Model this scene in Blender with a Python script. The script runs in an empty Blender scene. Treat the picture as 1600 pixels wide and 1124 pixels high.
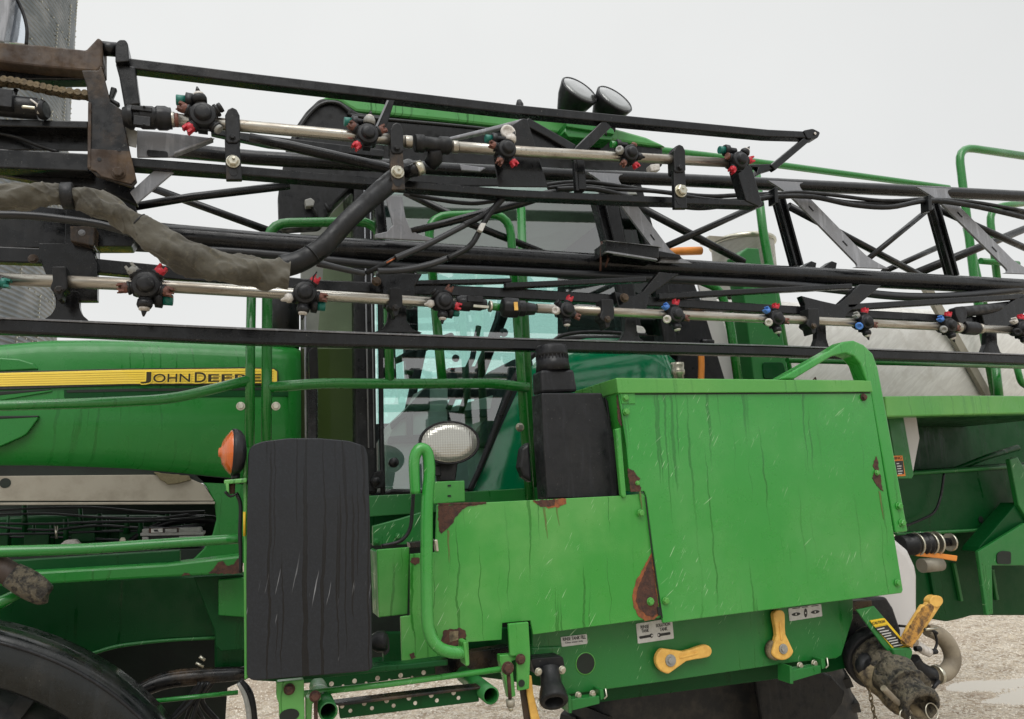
import bpy, math, random
from mathutils import Vector, Matrix, noise
random.seed(7)
R = math.radians
scene = bpy.context.scene
# ---------------------------------------------------------------- camera
F = 1180.0
YAW, PITCH, ROLL = R(20), R(9.6), R(2.4)
CAMZ = 2.0
cam_d = bpy.data.cameras.new('camera'); cam = bpy.data.objects.new('camera', cam_d)
scene.collection.objects.link(cam); scene.camera = cam
cam_d.sensor_fit = 'HORIZONTAL'; cam_d.sensor_width = 36; cam_d.lens = 36*F/1600
cam_d.clip_start = 0.05; cam_d.clip_end = 2000
fw = Vector((math.sin(YAW)*math.cos(PITCH), math.cos(YAW)*math.cos(PITCH), math.sin(PITCH)))
rt0 = Vector((math.cos(YAW), -math.sin(YAW), 0)); up0 = rt0.cross(fw)
# the zenith vanishing point lies left of centre: the camera is rolled clockwise
rt = rt0*math.cos(ROLL) + up0*math.sin(ROLL)*-1
up = rt.cross(fw)
rt = -rt if rt.dot(rt0) < 0 else rt
cam.matrix_world = Matrix(((rt.x, up.x, -fw.x, 0), (rt.y, up.y, -fw.y, 0), (rt.z, up.z, -fw.z, CAMZ), (0, 0, 0, 1)))
CO = Vector((0, 0, CAMZ))
# ---------------------------------------------------------------- overcast daylight
SUN_EL, SUN_AZ = R(52), R(200)
w = bpy.data.worlds.new('World'); scene.world = w; w.use_nodes = True
nt = w.node_tree; nt.nodes.clear()
def N(nt, t, **k):
    n = nt.nodes.new(t)
    for a, b in k.items(): setattr(n, a, b)
    return n
sky = N(nt, 'ShaderNodeTexSky', sky_type='NISHITA', sun_disc=False, sun_elevation=SUN_EL, sun_rotation=SUN_AZ)
hs = N(nt, 'ShaderNodeHueSaturation'); hs.inputs['Saturation'].default_value = 0.12
nt.links.new(sky.outputs[0], hs.inputs['Color'])
tc = N(nt, 'ShaderNodeTexCoord'); sep = N(nt, 'ShaderNodeSeparateXYZ'); nt.links.new(tc.outputs['Generated'], sep.inputs[0])
cr = N(nt, 'ShaderNodeValToRGB')       # cloud deck: brighter towards the zenith
cr.color_ramp.elements[0].position = 0.0; cr.color_ramp.elements[0].color = (.84, .845, .83, 1)
cr.color_ramp.elements[1].position = 1.0; cr.color_ramp.elements[1].color = (2.1, 2.12, 2.12, 1)
e = cr.color_ramp.elements.new(0.36); e.color = (.81, .82, .815, 1)
e = cr.color_ramp.elements.new(0.58); e.color = (.85, .86, .85, 1)
e = cr.color_ramp.elements.new(0.74); e.color = (1.3, 1.32, 1.32, 1)
nt.links.new(sep.outputs['Z'], cr.inputs[0])
no = N(nt, 'ShaderNodeTexNoise'); no.inputs['Scale'].default_value = 1.6; no.inputs['Detail'].default_value = 4
nt.links.new(tc.outputs['Generated'], no.inputs['Vector'])
mr = N(nt, 'ShaderNodeMapRange'); mr.inputs[1].default_value = .3; mr.inputs[2].default_value = .7; mr.inputs[3].default_value = 9.3; mr.inputs[4].default_value = 10.4
nt.links.new(no.outputs['Fac'], mr.inputs[0])
ml = N(nt, 'ShaderNodeVectorMath', operation='SCALE'); nt.links.new(cr.outputs[0], ml.inputs[0]); nt.links.new(mr.outputs[0], ml.inputs['Scale'])
mx = N(nt, 'ShaderNodeMix', data_type='RGBA'); mx.inputs[0].default_value = 0.9
nt.links.new(hs.outputs[0], mx.inputs[6]); nt.links.new(ml.outputs[0], mx.inputs[7])
bg = N(nt, 'ShaderNodeBackground'); bg.inputs[1].default_value = 0.1
nt.links.new(mx.outputs[2], bg.inputs[0])
wo = N(nt, 'ShaderNodeOutputWorld'); nt.links.new(bg.outputs[0], wo.inputs[0])
sd = bpy.data.lights.new('sun', 'SUN'); sd.energy = 1.25; sd.angle = R(40); sd.color = (1, .975, .94)
so = bpy.data.objects.new('sun', sd); scene.collection.objects.link(so)
sdir = Vector((math.sin(SUN_AZ)*math.cos(SUN_EL), math.cos(SUN_AZ)*math.cos(SUN_EL), math.sin(SUN_EL)))
so.rotation_euler = sdir.to_track_quat('Z', 'Y').to_euler(); so.location = sdir*40
scene.view_settings.view_transform = 'Standard'; scene.view_settings.look = 'None'
scene.view_settings.exposure = 0.06; scene.view_settings.gamma = 1
scene.cycles.max_bounces = 8; scene.cycles.transparent_max_bounces = 12; scene.cycles.use_denoising = True

# ---------------------------------------------------------------- helpers: traced pixel -> point on a real plane of the machine
def ray(px, py):
    return fw + rt*((px-800)/F) - up*((py-562)/F)
def P(px, py, Y):
    d = ray(px, py); return CO + d*(Y/d.y)
def PG(px, py, z=0):
    d = ray(px, py); return CO + d*((z-CAMZ)/d.z)
def PXX(px, py, X):
    d = ray(px, py); return CO + d*(X/d.x)
def dep(p): return (p-CO).dot(fw)
def mpp(p): return dep(p)/F         # metres per photo pixel at a point

def L(r, g, b):
    f = lambda c: (c/255/12.92) if c/255 <= .04045 else ((c/255+.055)/1.055)**2.4
    return (f(r), f(g), f(b), 1)

class MB:
    def __init__(s): s.v, s.f, s.m, s.s = [], [], [], []
    def add(s, vs, fs, m=0, smooth=False):
        b = len(s.v); s.v += [tuple(v) for v in vs]
        for f in fs: s.f.append([b+i for i in f]); s.m.append(m); s.s.append(smooth)
        return s
    def prism(s, pts, off, m=0):
        n = len(pts); off = Vector(off)
        s.add(list(pts)+[p+off for p in pts], [list(range(n)), list(range(2*n-1, n-1, -1))]+[[i, i+n, (i+1) % n+n, (i+1) % n] for i in range(n)], m)
        return s
    def poly(s, px, Y, th, m=0):
        return s.prism([P(x, y, Y) for x, y in px], (0, th, 0), m)
    def box(s, c, sz, rot=None, m=0):
        c = Vector(c); q = rot or Matrix.Identity(3); h = [Vector(((i & 1)-.5, ((i >> 1) & 1)-.5, ((i >> 2) & 1)-.5)) for i in range(8)]
        s.add([c + q @ Vector((a.x*sz[0], a.y*sz[1], a.z*sz[2])) for a in h], [(0, 2, 3, 1), (4, 5, 7, 6), (0, 1, 5, 4), (2, 6, 7, 3), (0, 4, 6, 2), (1, 3, 7, 5)], m)
        return s
    def tube(s, pts, rad, seg=14, m=0, caps=True, sq=None):
        pts = [Vector(p) for p in pts]; n = len(pts)
        if not isinstance(rad, (list, tuple)): rad = [rad]*n
        tg = []
        for i in range(n):
            a = pts[min(i+1, n-1)] - pts[max(i-1, 0)]; tg.append(a.normalized())
        ref = Vector((0, 0, 1)) if abs(tg[0].z) < .9 else Vector((0, 1, 0))
        u = tg[0].cross(ref).normalized(); vs = []
        for i in range(n):
            u = (u - tg[i]*u.dot(tg[i])).normalized(); v = tg[i].cross(u)
            for k in range(seg):
                a = 2*math.pi*k/seg; vs.append(pts[i] + (u*math.cos(a)+v*math.sin(a))*rad[i])
        fs = [[i*seg+k, i*seg+(k+1) % seg, (i+1)*seg+(k+1) % seg, (i+1)*seg+k] for i in range(n-1) for k in range(seg)]
        s.add(vs, fs, m, True)
        if caps:
            b = len(s.v)-len(vs)
            s.f.append([b+k for k in range(seg)][::-1]); s.m.append(m); s.s.append(False)
            s.f.append([b+(n-1)*seg+k for k in range(seg)]); s.m.append(m); s.s.append(False)
        return s
    def lathe(s, o, ax, prof, seg=20, m=0, smooth=True, sx=1.0, rib=0, ribd=0.0, caps=True):
        o = Vector(o); ax = Vector(ax).normalized()
        ref = Vector((0, 0, 1)) if abs(ax.z) < .95 else Vector((0, 1, 0))
        u = ax.cross(ref).normalized(); v = u.cross(ax); vs = []
        for t, r in prof:
            for k in range(seg):
                a = 2*math.pi*k/seg; rr = r
                if rib: rr = r*(1-ribd*(1 if (k*rib*2//seg) % 2 else 0))
                vs.append(o + ax*t + u*(math.cos(a)*rr*sx) + v*(math.sin(a)*rr))
        n = len(prof)
        s.add(vs, [[i*seg+k, i*seg+(k+1) % seg, (i+1)*seg+(k+1) % seg, (i+1)*seg+k] for i in range(n-1) for k in range(seg)], m, smooth)
        b = len(s.v)-len(vs)
        if not caps: return s
        if prof[0][1] > 0: s.f.append([b+k for k in range(seg)][::-1]); s.m.append(m); s.s.append(False)
        if prof[-1][1] > 0: s.f.append([b+(n-1)*seg+k for k in range(seg)]); s.m.append(m); s.s.append(False)
        return s
    def sphere(s, c, r, m=0, sc=(1, 1, 1), seg=14):
        n = seg//2; vs = []
        for i in range(n+1):
            t = math.pi*i/n
            for k in range(seg):
                a = 2*math.pi*k/seg
                vs.append(Vector(c)+Vector((math.sin(t)*math.cos(a)*r*sc[0], math.sin(t)*math.sin(a)*r*sc[1], math.cos(t)*r*sc[2])))
        return s.add(vs, [[i*seg+k, (i+1)*seg+k, (i+1)*seg+(k+1) % seg, i*seg+(k+1) % seg] for i in range(n) for k in range(seg)], m, True)
    def build(s, name, mats, parent=None, bevel=0, seg=2, subsurf=0):
        me = bpy.data.meshes.new(name); me.from_pydata(s.v, [], s.f); 
        if not isinstance(mats, (list, tuple)): mats = [mats]
        for mt in mats: me.materials.append(mt)
        me.polygons.foreach_set('material_index', s.m); me.polygons.foreach_set('use_smooth', s.s); me.update()
        import bmesh
        bm = bmesh.new(); bm.from_mesh(me); bmesh.ops.recalc_face_normals(bm, faces=bm.faces); bm.to_mesh(me); bm.free()
        o = bpy.data.objects.new(name, me); scene.collection.objects.link(o)
        if parent is not None:
            o.parent = parent; o.matrix_parent_inverse = Matrix.Translation(-gloc(parent))
        if bevel:
            b = o.modifiers.new('bevel', 'BEVEL'); b.width = bevel; b.segments = seg; b.limit_method = 'ANGLE'; b.angle_limit = R(35)
            b.harden_normals = False
        return o
def gloc(o):
    v = Vector(o.location)
    return v
def tag(o, label=None, cat=None, group=None, kind=None):
    if label: o['label'] = label
    if cat: o['category'] = cat
    if group: o['group'] = group
    if kind: o['kind'] = kind
    return o
def crom(pts, n=6):
    """Catmull-Rom through tuples of any length."""
    out = []; m = len(pts)
    for i in range(m-1):
        p0, p1, p2, p3 = pts[max(i-1, 0)], pts[i], pts[i+1], pts[min(i+2, m-1)]
        for k in range(n):
            t = k/n
            out.append(tuple(.5*((2*b)+(-a+c)*t+(2*a-5*b+4*c-d)*t*t+(-a+3*b-3*c+d)*t**3) for a, b, c, d in zip(p0, p1, p2, p3)))
    out.append(tuple(pts[-1])); return out
def fil(pts, r, n=5):
    """round the inner corners of an open polyline of tuples (x, y, ...) with radius r px"""
    out = [pts[0]]
    for i in range(1, len(pts)-1):
        a, b, c = [Vector(q) for q in (pts[i-1], pts[i], pts[i+1])]
        rr = min(r, (a-b).length*.49, (c-b).length*.49)
        p = b+(a-b).normalized()*rr; q = b+(c-b).normalized()*rr
        for k in range(n+1):
            t = k/n; out.append(tuple((p*(1-t)**2)+(b*2*t*(1-t))+(q*t*t)))
    out.append(pts[-1]); return out
def filc(pts, r, n=4):
    """round every corner of a closed 2-D polygon"""
    m = len(pts); out = []
    for i in range(m):
        a, b, c = [Vector(q) for q in (pts[i-1], pts[i], pts[(i+1) % m])]
        rr = min(r, (a-b).length*.49, (c-b).length*.49)
        p = b+(a-b).normalized()*rr; q = b+(c-b).normalized()*rr
        for k in range(n+1):
            t = k/n; v = (p*(1-t)**2)+(b*2*t*(1-t))+(q*t*t); out.append((v.x, v.y))
    return out
# pts: (x, y, width_px[, Y])
def TB(name, mat, pts, Y, parent, curve=0, round_=0, seg=14, mb=None, m=0, caps=True):
    pts = [tuple(p) if len(p) == 4 else (p[0], p[1], p[2], Y) for p in pts]
    if round_: pts = fil(pts, round_)
    if curve: pts = crom(pts, curve)
    q = [P(x, y, YY) for x, y, ww, YY in pts]
    rad = [ww/2*mpp(v) for v, (x, y, ww, YY) in zip(q, pts)]
    b = mb or MB(); b.tube(q, rad, seg, m, caps)
    return b if mb else b.build(name, mat, parent)
def BR(name, mat, pts, Y, th, parent, bevel=.004, mb=None, m=0):
    """flat-sided bar along a polyline (x, y, width px), rectangular section, th deep"""
    tops, bots = [], []
    n = len(pts)
    for i, (x, y, ww) in enumerate(pts):
        a = Vector(pts[max(i-1, 0)][:2]); c = Vector(pts[min(i+1, n-1)][:2]); t = (c-a).normalized(); nn = Vector((-t.y, t.x))
        tops.append((x-nn.x*ww/2, y-nn.y*ww/2)); bots.append((x+nn.x*ww/2, y+nn.y*ww/2))
    b = mb or MB(); b.poly(tops+bots[::-1], Y, th, m)
    return b if mb else b.build(name, mat, parent, bevel=bevel)
def PL(name, mat, pts, Y, th, parent, bevel=.003, rnd=0):
    if rnd: pts = filc(pts, rnd)
    return MB().poly(pts, Y, th).build(name, mat, parent, bevel=bevel)
def bolt(px, py, Y, r, mat, parent, name='bolt', washer=True, mat2=None):
    c = P(px, py, Y); rr = r*mpp(c); b = MB()
    if washer: b.lathe(c, (0, -1, 0), [(0, rr*1.25), (rr*.25, rr*1.25), (rr*.3, rr*1.15)], 18, 0)
    b.lathe(c, (0, -1, 0), [(rr*.3, rr), (rr*.9, rr), (rr*1.05, rr*.8)], 6, 1 if mat2 else 0, smooth=False)
    return b.build(name, [mat, mat2] if mat2 else mat, parent)
def jag(pts, amp=2.0, step=5, seed=0):
    """subdivide a closed pixel polygon and roughen its edge"""
    out = []; n = len(pts)
    for i in range(n):
        a = Vector(pts[i]); b = Vector(pts[(i+1) % n]); k = max(1, int((b-a).length/step))
        for j in range(k):
            p = a.lerp(b, j/k); v = noise.noise_vector(Vector((p.x*.21, p.y*.21, seed*3.1)))+noise.noise_vector(Vector((p.x*.6, p.y*.6, seed*1.7)))*.6
            out.append((p.x+v.x*amp, p.y+v.y*amp))
    return out
# ---------------------------------------------------------------- materials
def newmat(name):
    m = bpy.data.materials.new(name); m.use_nodes = True; m.node_tree.nodes.clear(); return m, m.node_tree
class G:
    """tiny node graph writer"""
    def __init__(s, name):
        s.mat, s.nt = newmat(name)
        s.b = N(s.nt, 'ShaderNodeBsdfPrincipled'); o = N(s.nt, 'ShaderNodeOutputMaterial'); s.out = o
        s.nt.links.new(s.b.outputs[0], o.inputs[0]); s.tc = N(s.nt, 'ShaderNodeTexCoord')
    def ln(s, a, b): s.nt.links.new(a, b)
    def vec(s, sc=(1, 1, 1), rot=(0, 0, 0), src=None):
        m = N(s.nt, 'ShaderNodeMapping'); m.inputs['Scale'].default_value = sc; m.inputs['Rotation'].default_value = rot
        s.ln(src or s.tc.outputs['Object'], m.inputs[0]); return m.outputs[0]
    def noise(s, vec, scale, det=4, rough=.6, dist=0):
        n = N(s.nt, 'ShaderNodeTexNoise'); n.inputs['Scale'].default_value = scale; n.inputs['Detail'].default_value = det
        n.inputs['Roughness'].default_value = rough; n.inputs['Distortion'].default_value = dist; s.ln(vec, n.inputs['Vector']); return n.outputs['Fac']
    def rng(s, v, a, b, c=0, d=1):
        n = N(s.nt, 'ShaderNodeMapRange'); n.interpolation_type = 'SMOOTHSTEP'
        for i, q in enumerate((a, b, c, d)): n.inputs[i+1].default_value = q
        s.ln(v, n.inputs[0]); return n.outputs[0]
    def math(s, op, a, b=None):
        n = N(s.nt, 'ShaderNodeMath', operation=op)
        for i, q in enumerate((a, b)):
            if q is None: continue
            if isinstance(q, (int, float)): n.inputs[i].default_value = q
            else: s.ln(q, n.inputs[i])
        return n.outputs[0]
    def mix(s, f, a, b):
        n = N(s.nt, 'ShaderNodeMix', data_type='RGBA')
        if isinstance(f, (int, float)): n.inputs[0].default_value = f
        else: s.ln(f, n.inputs[0])
        for i, q in ((6, a), (7, b)):
            if isinstance(q, tuple): n.inputs[i].default_value = q
            else: s.ln(q, n.inputs[i])
        return n.outputs[2]
    def bump(s, h, strength, dist=.01, nrm=None):
        n = N(s.nt, 'ShaderNodeBump'); n.inputs['Strength'].default_value = strength; n.inputs['Distance'].default_value = dist
        s.ln(h, n.inputs['Height'])
        if nrm: s.ln(nrm, n.inputs['Normal'])
        s.ln(n.outputs[0], s.b.inputs['Normal']); return n.outputs[0]
    def set(s, **k):
        for a, q in k.items():
            i = s.b.inputs[a.replace('_', ' ')]
            if isinstance(q, (int, float, tuple)): i.default_value = q
            else: s.ln(q, i)
        return s.mat

def sepxyz(g, v):
    n = N(g.nt, 'ShaderNodeSeparateXYZ'); g.ln(v, n.inputs[0]); return n.outputs
def comb(g, x, y, z):
    n = N(g.nt, 'ShaderNodeCombineXYZ')
    for i, q in enumerate((x, y, z)):
        if isinstance(q, (int, float)): n.inputs[i].default_value = q
        else: g.ln(q, n.inputs[i])
    return n.outputs[0]
def drips(g, freq=26, lo=.60, hi=.66, zf=1.1, wob=.02, clus=True):
    """mask of rain runs: wavy near-vertical lines of limited length"""
    x, y, z = sepxyz(g, g.tc.outputs['Object'])
    wv = g.noise(g.vec((5, 5, 7)), 1.0, 3, .6)
    xx = g.math('ADD', g.math('ADD', x, y), g.math('MULTIPLY', wv, wob*2.2))
    v = comb(g, g.math('MULTIPLY', xx, freq), 0.0, g.math('MULTIPLY', z, zf))
    n = g.noise(v, 1.0, 1.5, .45)
    if not clus: return g.rng(n, lo, hi)
    cl = g.rng(g.noise(comb(g, g.math('MULTIPLY', x, 4.0), 0.0, g.math('MULTIPLY', z, 1.6)), 1.0, 2), .40, .56)
    return g.math('MULTIPLY', g.rng(n, lo, hi), cl)
def scratches(g, scale=9, ang=-58, lo=.66, hi=.70, seed=0.0):
    m = g.vec((1, 1, 1), (0, R(-ang), 0)); x, y, z = sepxyz(g, m)
    v = comb(g, g.math('MULTIPLY', x, scale*1.3), seed, g.math('MULTIPLY', z, scale*26))
    n = g.noise(v, 1.0, 2, .5)
    patch = g.rng(g.noise(g.vec((1, 1, 1)), 4.5, 3, .6), .50, .62)
    return g.math('MULTIPLY', g.rng(n, lo, hi), patch)
def paint(name, c, rough=.33, drip=.5, scr=.35, dirt=.3, coat=.5, fade=(0.10, .42, .09, 1), spec=.5, dfreq=26, dust=None):
    g = G(name)
    big = g.rng(g.noise(g.tc.outputs['Object'], 2.2, 5, .6), .35, .72)
    fine = g.noise(g.tc.outputs['Object'], 160, 3, .7)
    col = g.mix(g.math('MULTIPLY', big, dirt), c, fade)
    speck = g.rng(fine, .56, .75, 0, .30*dirt+.03)
    col = g.mix(speck, col, (c[0]*2.0+.04, c[1]*1.35+.04, c[2]*2.0+.05, 1))
    if drip:
        d = drips(g, dfreq); dm = g.math('MULTIPLY', d, drip)
        col = g.mix(dm, col, (c[0]*.25, c[1]*.45, c[2]*.25, 1))
    if scr:
        s1 = g.math('ADD', scratches(g, 9, -58), scratches(g, 5, -35, .70, .73, 3.0))
        col = g.mix(g.math('MULTIPLY', s1, scr), col, (.52, .74, .45, 1))
    if dust:
        z = sepxyz(g, g.tc.outputs['Object'])[2]
        dn = g.rng(g.noise(g.tc.outputs['Object'], 9, 6, .7), .48, .68, 0, .8)
        col = g.mix(dn, col, dust)
    rg = g.rng(g.noise(g.tc.outputs['Object'], 14, 5, .6), .3, .7, rough*.75, rough*1.5)
    if drip: rg = g.math('SUBTRACT', rg, g.math('MULTIPLY', d, rough*.5))
    drops = N(g.nt, 'ShaderNodeTexVoronoi'); drops.inputs['Scale'].default_value = 210; g.ln(g.tc.outputs['Object'], drops.inputs['Vector'])
    dh = g.math('MULTIPLY', g.rng(drops.outputs['Distance'], .12, .42, 1, 0), g.rng(g.noise(g.tc.outputs['Object'], 26, 2), .5, .62))
    h = g.math('ADD', g.math('MULTIPLY', dh, .6), g.math('MULTIPLY', g.noise(g.tc.outputs['Object'], 9, 3), .5))
    h = g.math('ADD', h, g.math('MULTIPLY', g.noise(g.tc.outputs['Object'], 2.6, 2), 3.0))
    g.bump(h, .24, .004)
    return g.set(Base_Color=col, Roughness=rg, Coat_Weight=coat, Coat_Roughness=.12, Specular_IOR_Level=spec)
def black(name, c=(.005, .0055, .0065, 1), rough=.24, mud=.05, mudc=(.085, .065, .045, 1), bumps=.15, coat=.25):
    g = G(name)
    col = g.mix(g.rng(g.noise(g.tc.outputs['Object'], 7, 6, .65), .5-mud*.15, .75, 0, min(1, mud*1.6)), c, mudc)
    x, y, z = sepxyz(g, g.tc.outputs['Object'])
    st = g.noise(comb(g, g.math('MULTIPLY', x, 42), g.math('MULTIPLY', y, 3), g.math('MULTIPLY', z, 5)), 1, 3)
    col = g.mix(g.rng(st, .52, .66, 0, .35), col, (c[0]*2.0+.008, c[1]*2.0+.008, c[2]*2.0+.010, 1))
    sp = g.rng(g.noise(g.tc.outputs['Object'], 130, 2), .70, .74, 0, .4)
    col = g.mix(sp, col, (.16, .155, .14, 1))
    rg = g.rng(g.noise(g.tc.outputs['Object'], 22, 5), .3, .7, rough*.6, rough*1.7)
    g.bump(g.noise(g.tc.outputs['Object'], 60, 4), bumps, .003)
    return g.set(Base_Color=col, Roughness=rg, Coat_Weight=coat*.3, Coat_Roughness=.1, Specular_IOR_Level=.36)
def plain(name, c, rough=.5, metal=0, var=.35, scale=30, bump=.1, coat=0, c2=None, spec=.5):
    g = G(name)
    c2 = c2 or (c[0]*.55, c[1]*.55, c[2]*.5, 1)
    f = g.rng(g.noise(g.tc.outputs['Object'], scale, 5, .65), .38, .68, 0, var)
    g.bump(g.noise(g.tc.outputs['Object'], scale*3, 3), bump, .003)
    return g.set(Base_Color=g.mix(f, c, c2), Roughness=rough, Metallic=metal, Coat_Weight=coat, Specular_IOR_Level=spec)

M = {}
M['green_box'] = paint('green_box_paint', L(42, 142, 50), .30, .65, .65, .7, .35, fade=L(84, 156, 80), dfreq=60)
M['green_panel'] = paint('green_worn_paint', L(50, 144, 50), .36, .65, .85, .75, .25, fade=L(108, 166, 90), dfreq=64)
M['green_hood'] = paint('green_hood_paint', L(28, 118, 42), .32, .4, .0, .35, .2, fade=L(46, 128, 58), dfreq=56, spec=.35)
M['green_dark'] = paint('green_shaded_frame_paint', L(6, 68, 28), .38, .3, .0, .35, .03, fade=L(14, 64, 30), dfreq=40, spec=.2)  # green darkened in its colour to carry the shade under the machine
M['green_frame'] = paint('green_valve_plate_paint', L(30, 112, 46), .38, .2, .95, .5, .08, fade=L(36, 98, 48), dfreq=50)
M['green_rail'] = paint('green_rail_paint', L(26, 116, 40), .26, .25, .0, .3, .4, fade=L(38, 124, 48), dfreq=50)
M['green_lite'] = paint('green_light_paint', L(74, 150, 60), .36, .3, .3, .5, .35, fade=L(112, 168, 80), dfreq=50)
M['green_teal'] = paint('green_glossy_cab_paint', L(0, 118, 74), .12, .1, .0, .2, .9, fade=L(10, 132, 88), dfreq=40)
M['black'] = black('black_boom_paint')
M['black_mud'] = black('muddy_boom_paint', mud=.7, mudc=L(96, 78, 60))
M['brown'] = black('rusty_muddy_steel', c=L(62, 52, 46), rough=.6, mud=.8, mudc=L(104, 84, 62), coat=0)
M['gusset'] = black('sky_sheen_gusset_steel', c=L(134, 136, 141), rough=.3, mud=.15, mudc=L(110, 106, 104))  # base grey lightened: sky reflection of the sloped plates is in the colour
M['plastic'] = black('black_moulded_plastic', c=L(22, 23, 26), rough=.42, mud=.08, mudc=L(58, 56, 52), bumps=.25)
M['blackdull'] = black('dull_black_rubber', c=L(19, 20, 22), rough=.42, mud=.12, mudc=L(52, 49, 44), coat=0)
M['rust'] = plain('rust', L(84, 54, 42), .85, 0, .95, 60, .6, c2=L(54, 38, 34))
M['rust_edge'] = plain('orange_rust_edge', L(146, 84, 48), .8, 0, .8, 40, .4, c2=L(84, 56, 40))
M['rustcap'] = plain('rust_stained_plastic', L(122, 78, 66), .6, 0, .8, 60, .4, c2=L(70, 46, 40))
M['red'] = plain('red_plastic', L(196, 40, 56), .4, 0, .45, 60, .1, c2=L(150, 30, 40))
M['blue'] = plain('blue_plastic', L(72, 128, 208), .4, 0, .4, 60, .1, c2=L(50, 84, 140))
M['teal'] = plain('teal_plastic', L(22, 108, 96), .4, 0, .3, 60, .1)
M['white'] = plain('dirty_white_plastic', L(208, 204, 198), .5, 0, .5, 70, .1, c2=L(140, 124, 108))
M['grey'] = plain('grey_plastic', L(150, 150, 146), .45, 0, .4, 70, .1)
M['yellow'] = plain('yellow_handle_plastic', L(232, 184, 92), .5, 0, .6, 26, .12, c2=L(200, 148, 70))
M['yellow_mud'] = plain('mud_caked_yellow_plastic', L(190, 140, 66), .8, 0, 1, 40, .8, c2=L(92, 70, 46))
M['mud'] = plain('caked_mud', L(128, 114, 88), .9, 0, 1, 26, 1.0, c2=L(58, 50, 42))
M['chrome'] = plain('zinc_plated_steel', L(200, 196, 180), .3, .9, .4, 50, .1)
M['amber_dark'] = plain('amber_plastic', L(200, 110, 30), .3, 0, .2, 30)
M['orange'] = plain('orange_pipe', L(224, 138, 52), .45, 0, .3, 14)
M['poly'] = plain('white_poly_tank', L(205, 202, 200), .4, 0, .3, 3, .05, c2=L(180, 178, 176))
M['cabgrey'] = plain('grey_cab_trim', L(160, 162, 157), .6, 0, .3, 5, .1, c2=L(104, 106, 102))
M['seat'] = plain('black_seat_fabric', L(48, 51, 54), .85, 0, .3, 80, .2)
M['yellowflat'] = plain('yellow_tape', L(214, 180, 40), .6, 0, .4, 40)
M['decal_white'] = plain('white_decal', L(205, 204, 200), .5, 0, .35, 60, .03, c2=L(160, 158, 150))
M['decal_black'] = plain('black_decal_ink', L(30, 30, 30), .5, 0, .4, 90, .0, c2=L(70, 70, 68))
M['decal_orange'] = plain('orange_decal', L(222, 128, 48), .5, 0, .2, 60, .03)
M['decal_yellow'] = plain('yellow_decal', L(232, 196, 40), .5, 0, .3, 60, .03, c2=L(180, 150, 60))
M['letter'] = plain('brown_black_lettering', L(52, 44, 22), .4, 0, .3, 60, .0)
M['rim_y'] = plain('yellow_wheel_rim', L(206, 166, 30), .4, 0, .4, 8, .05)
M['tan'] = plain('sun_bleached_rubber_hose', L(140, 130, 112), .7, 0, .6, 12, .3, c2=L(96, 88, 76))
M['copper'] = plain('bare_copper_wire', L(200, 120, 80), .4, .6, .2)
M['chain'] = plain('dirty_roller_chain', L(112, 98, 74), .6, .4, .7, 50, .4, c2=L(60, 52, 42))
M['alu'] = plain('dull_grey_cover', L(158, 152, 138), .5, .3, .5, 7, .08, c2=L(120, 112, 98))
M['foam'] = plain('torn_foam', L(112, 104, 78), .9, 0, .5, 60, .5)

def steel_pipe():
    g = G('stainless_spray_pipe')
    x, y, z = sepxyz(g, g.tc.outputs['Object'])
    n = g.noise(comb(g, g.math('MULTIPLY', x, 4), g.math('MULTIPLY', y, 20), g.math('MULTIPLY', z, 30)), 1, 3)
    n2 = g.noise(g.tc.outputs['Object'], 60, 4, .7)
    col = g.mix(g.rng(n, .38, .68, 0, .8), L(186, 183, 174), L(124, 112, 98))
    col = g.mix(g.rng(n2, .58, .7, 0, .4), col, L(90, 72, 56))
    g.bump(n2, .06, .002)
    return g.set(Base_Color=col, Metallic=.85, Roughness=g.rng(n, .3, .7, .2, .42))
M['pipe'] = steel_pipe()
def tank_steel():
    g = G('brushed_tank_steel')
    v = g.vec((4, 4, 4), (0, R(35), 0)); x, y, z = sepxyz(g, v)
    n = g.noise(comb(g, g.math('MULTIPLY', x, .8), y, g.math('MULTIPLY', z, 5)), 1.4, 6, .65, 1.2)
    cl = g.noise(g.tc.outputs['Object'], 5, 5, .6, .8)
    col = g.mix(g.rng(n, .4, .65, 0, .6), L(206, 204, 198), L(232, 231, 226))
    col = g.mix(g.rng(cl, .48, .7, 0, .6), col, L(186, 182, 174))
    g.bump(n, .12, .004)
    return g.set(Base_Color=col, Metallic=.12, Roughness=.45)
M['tank'] = tank_steel()
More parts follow.
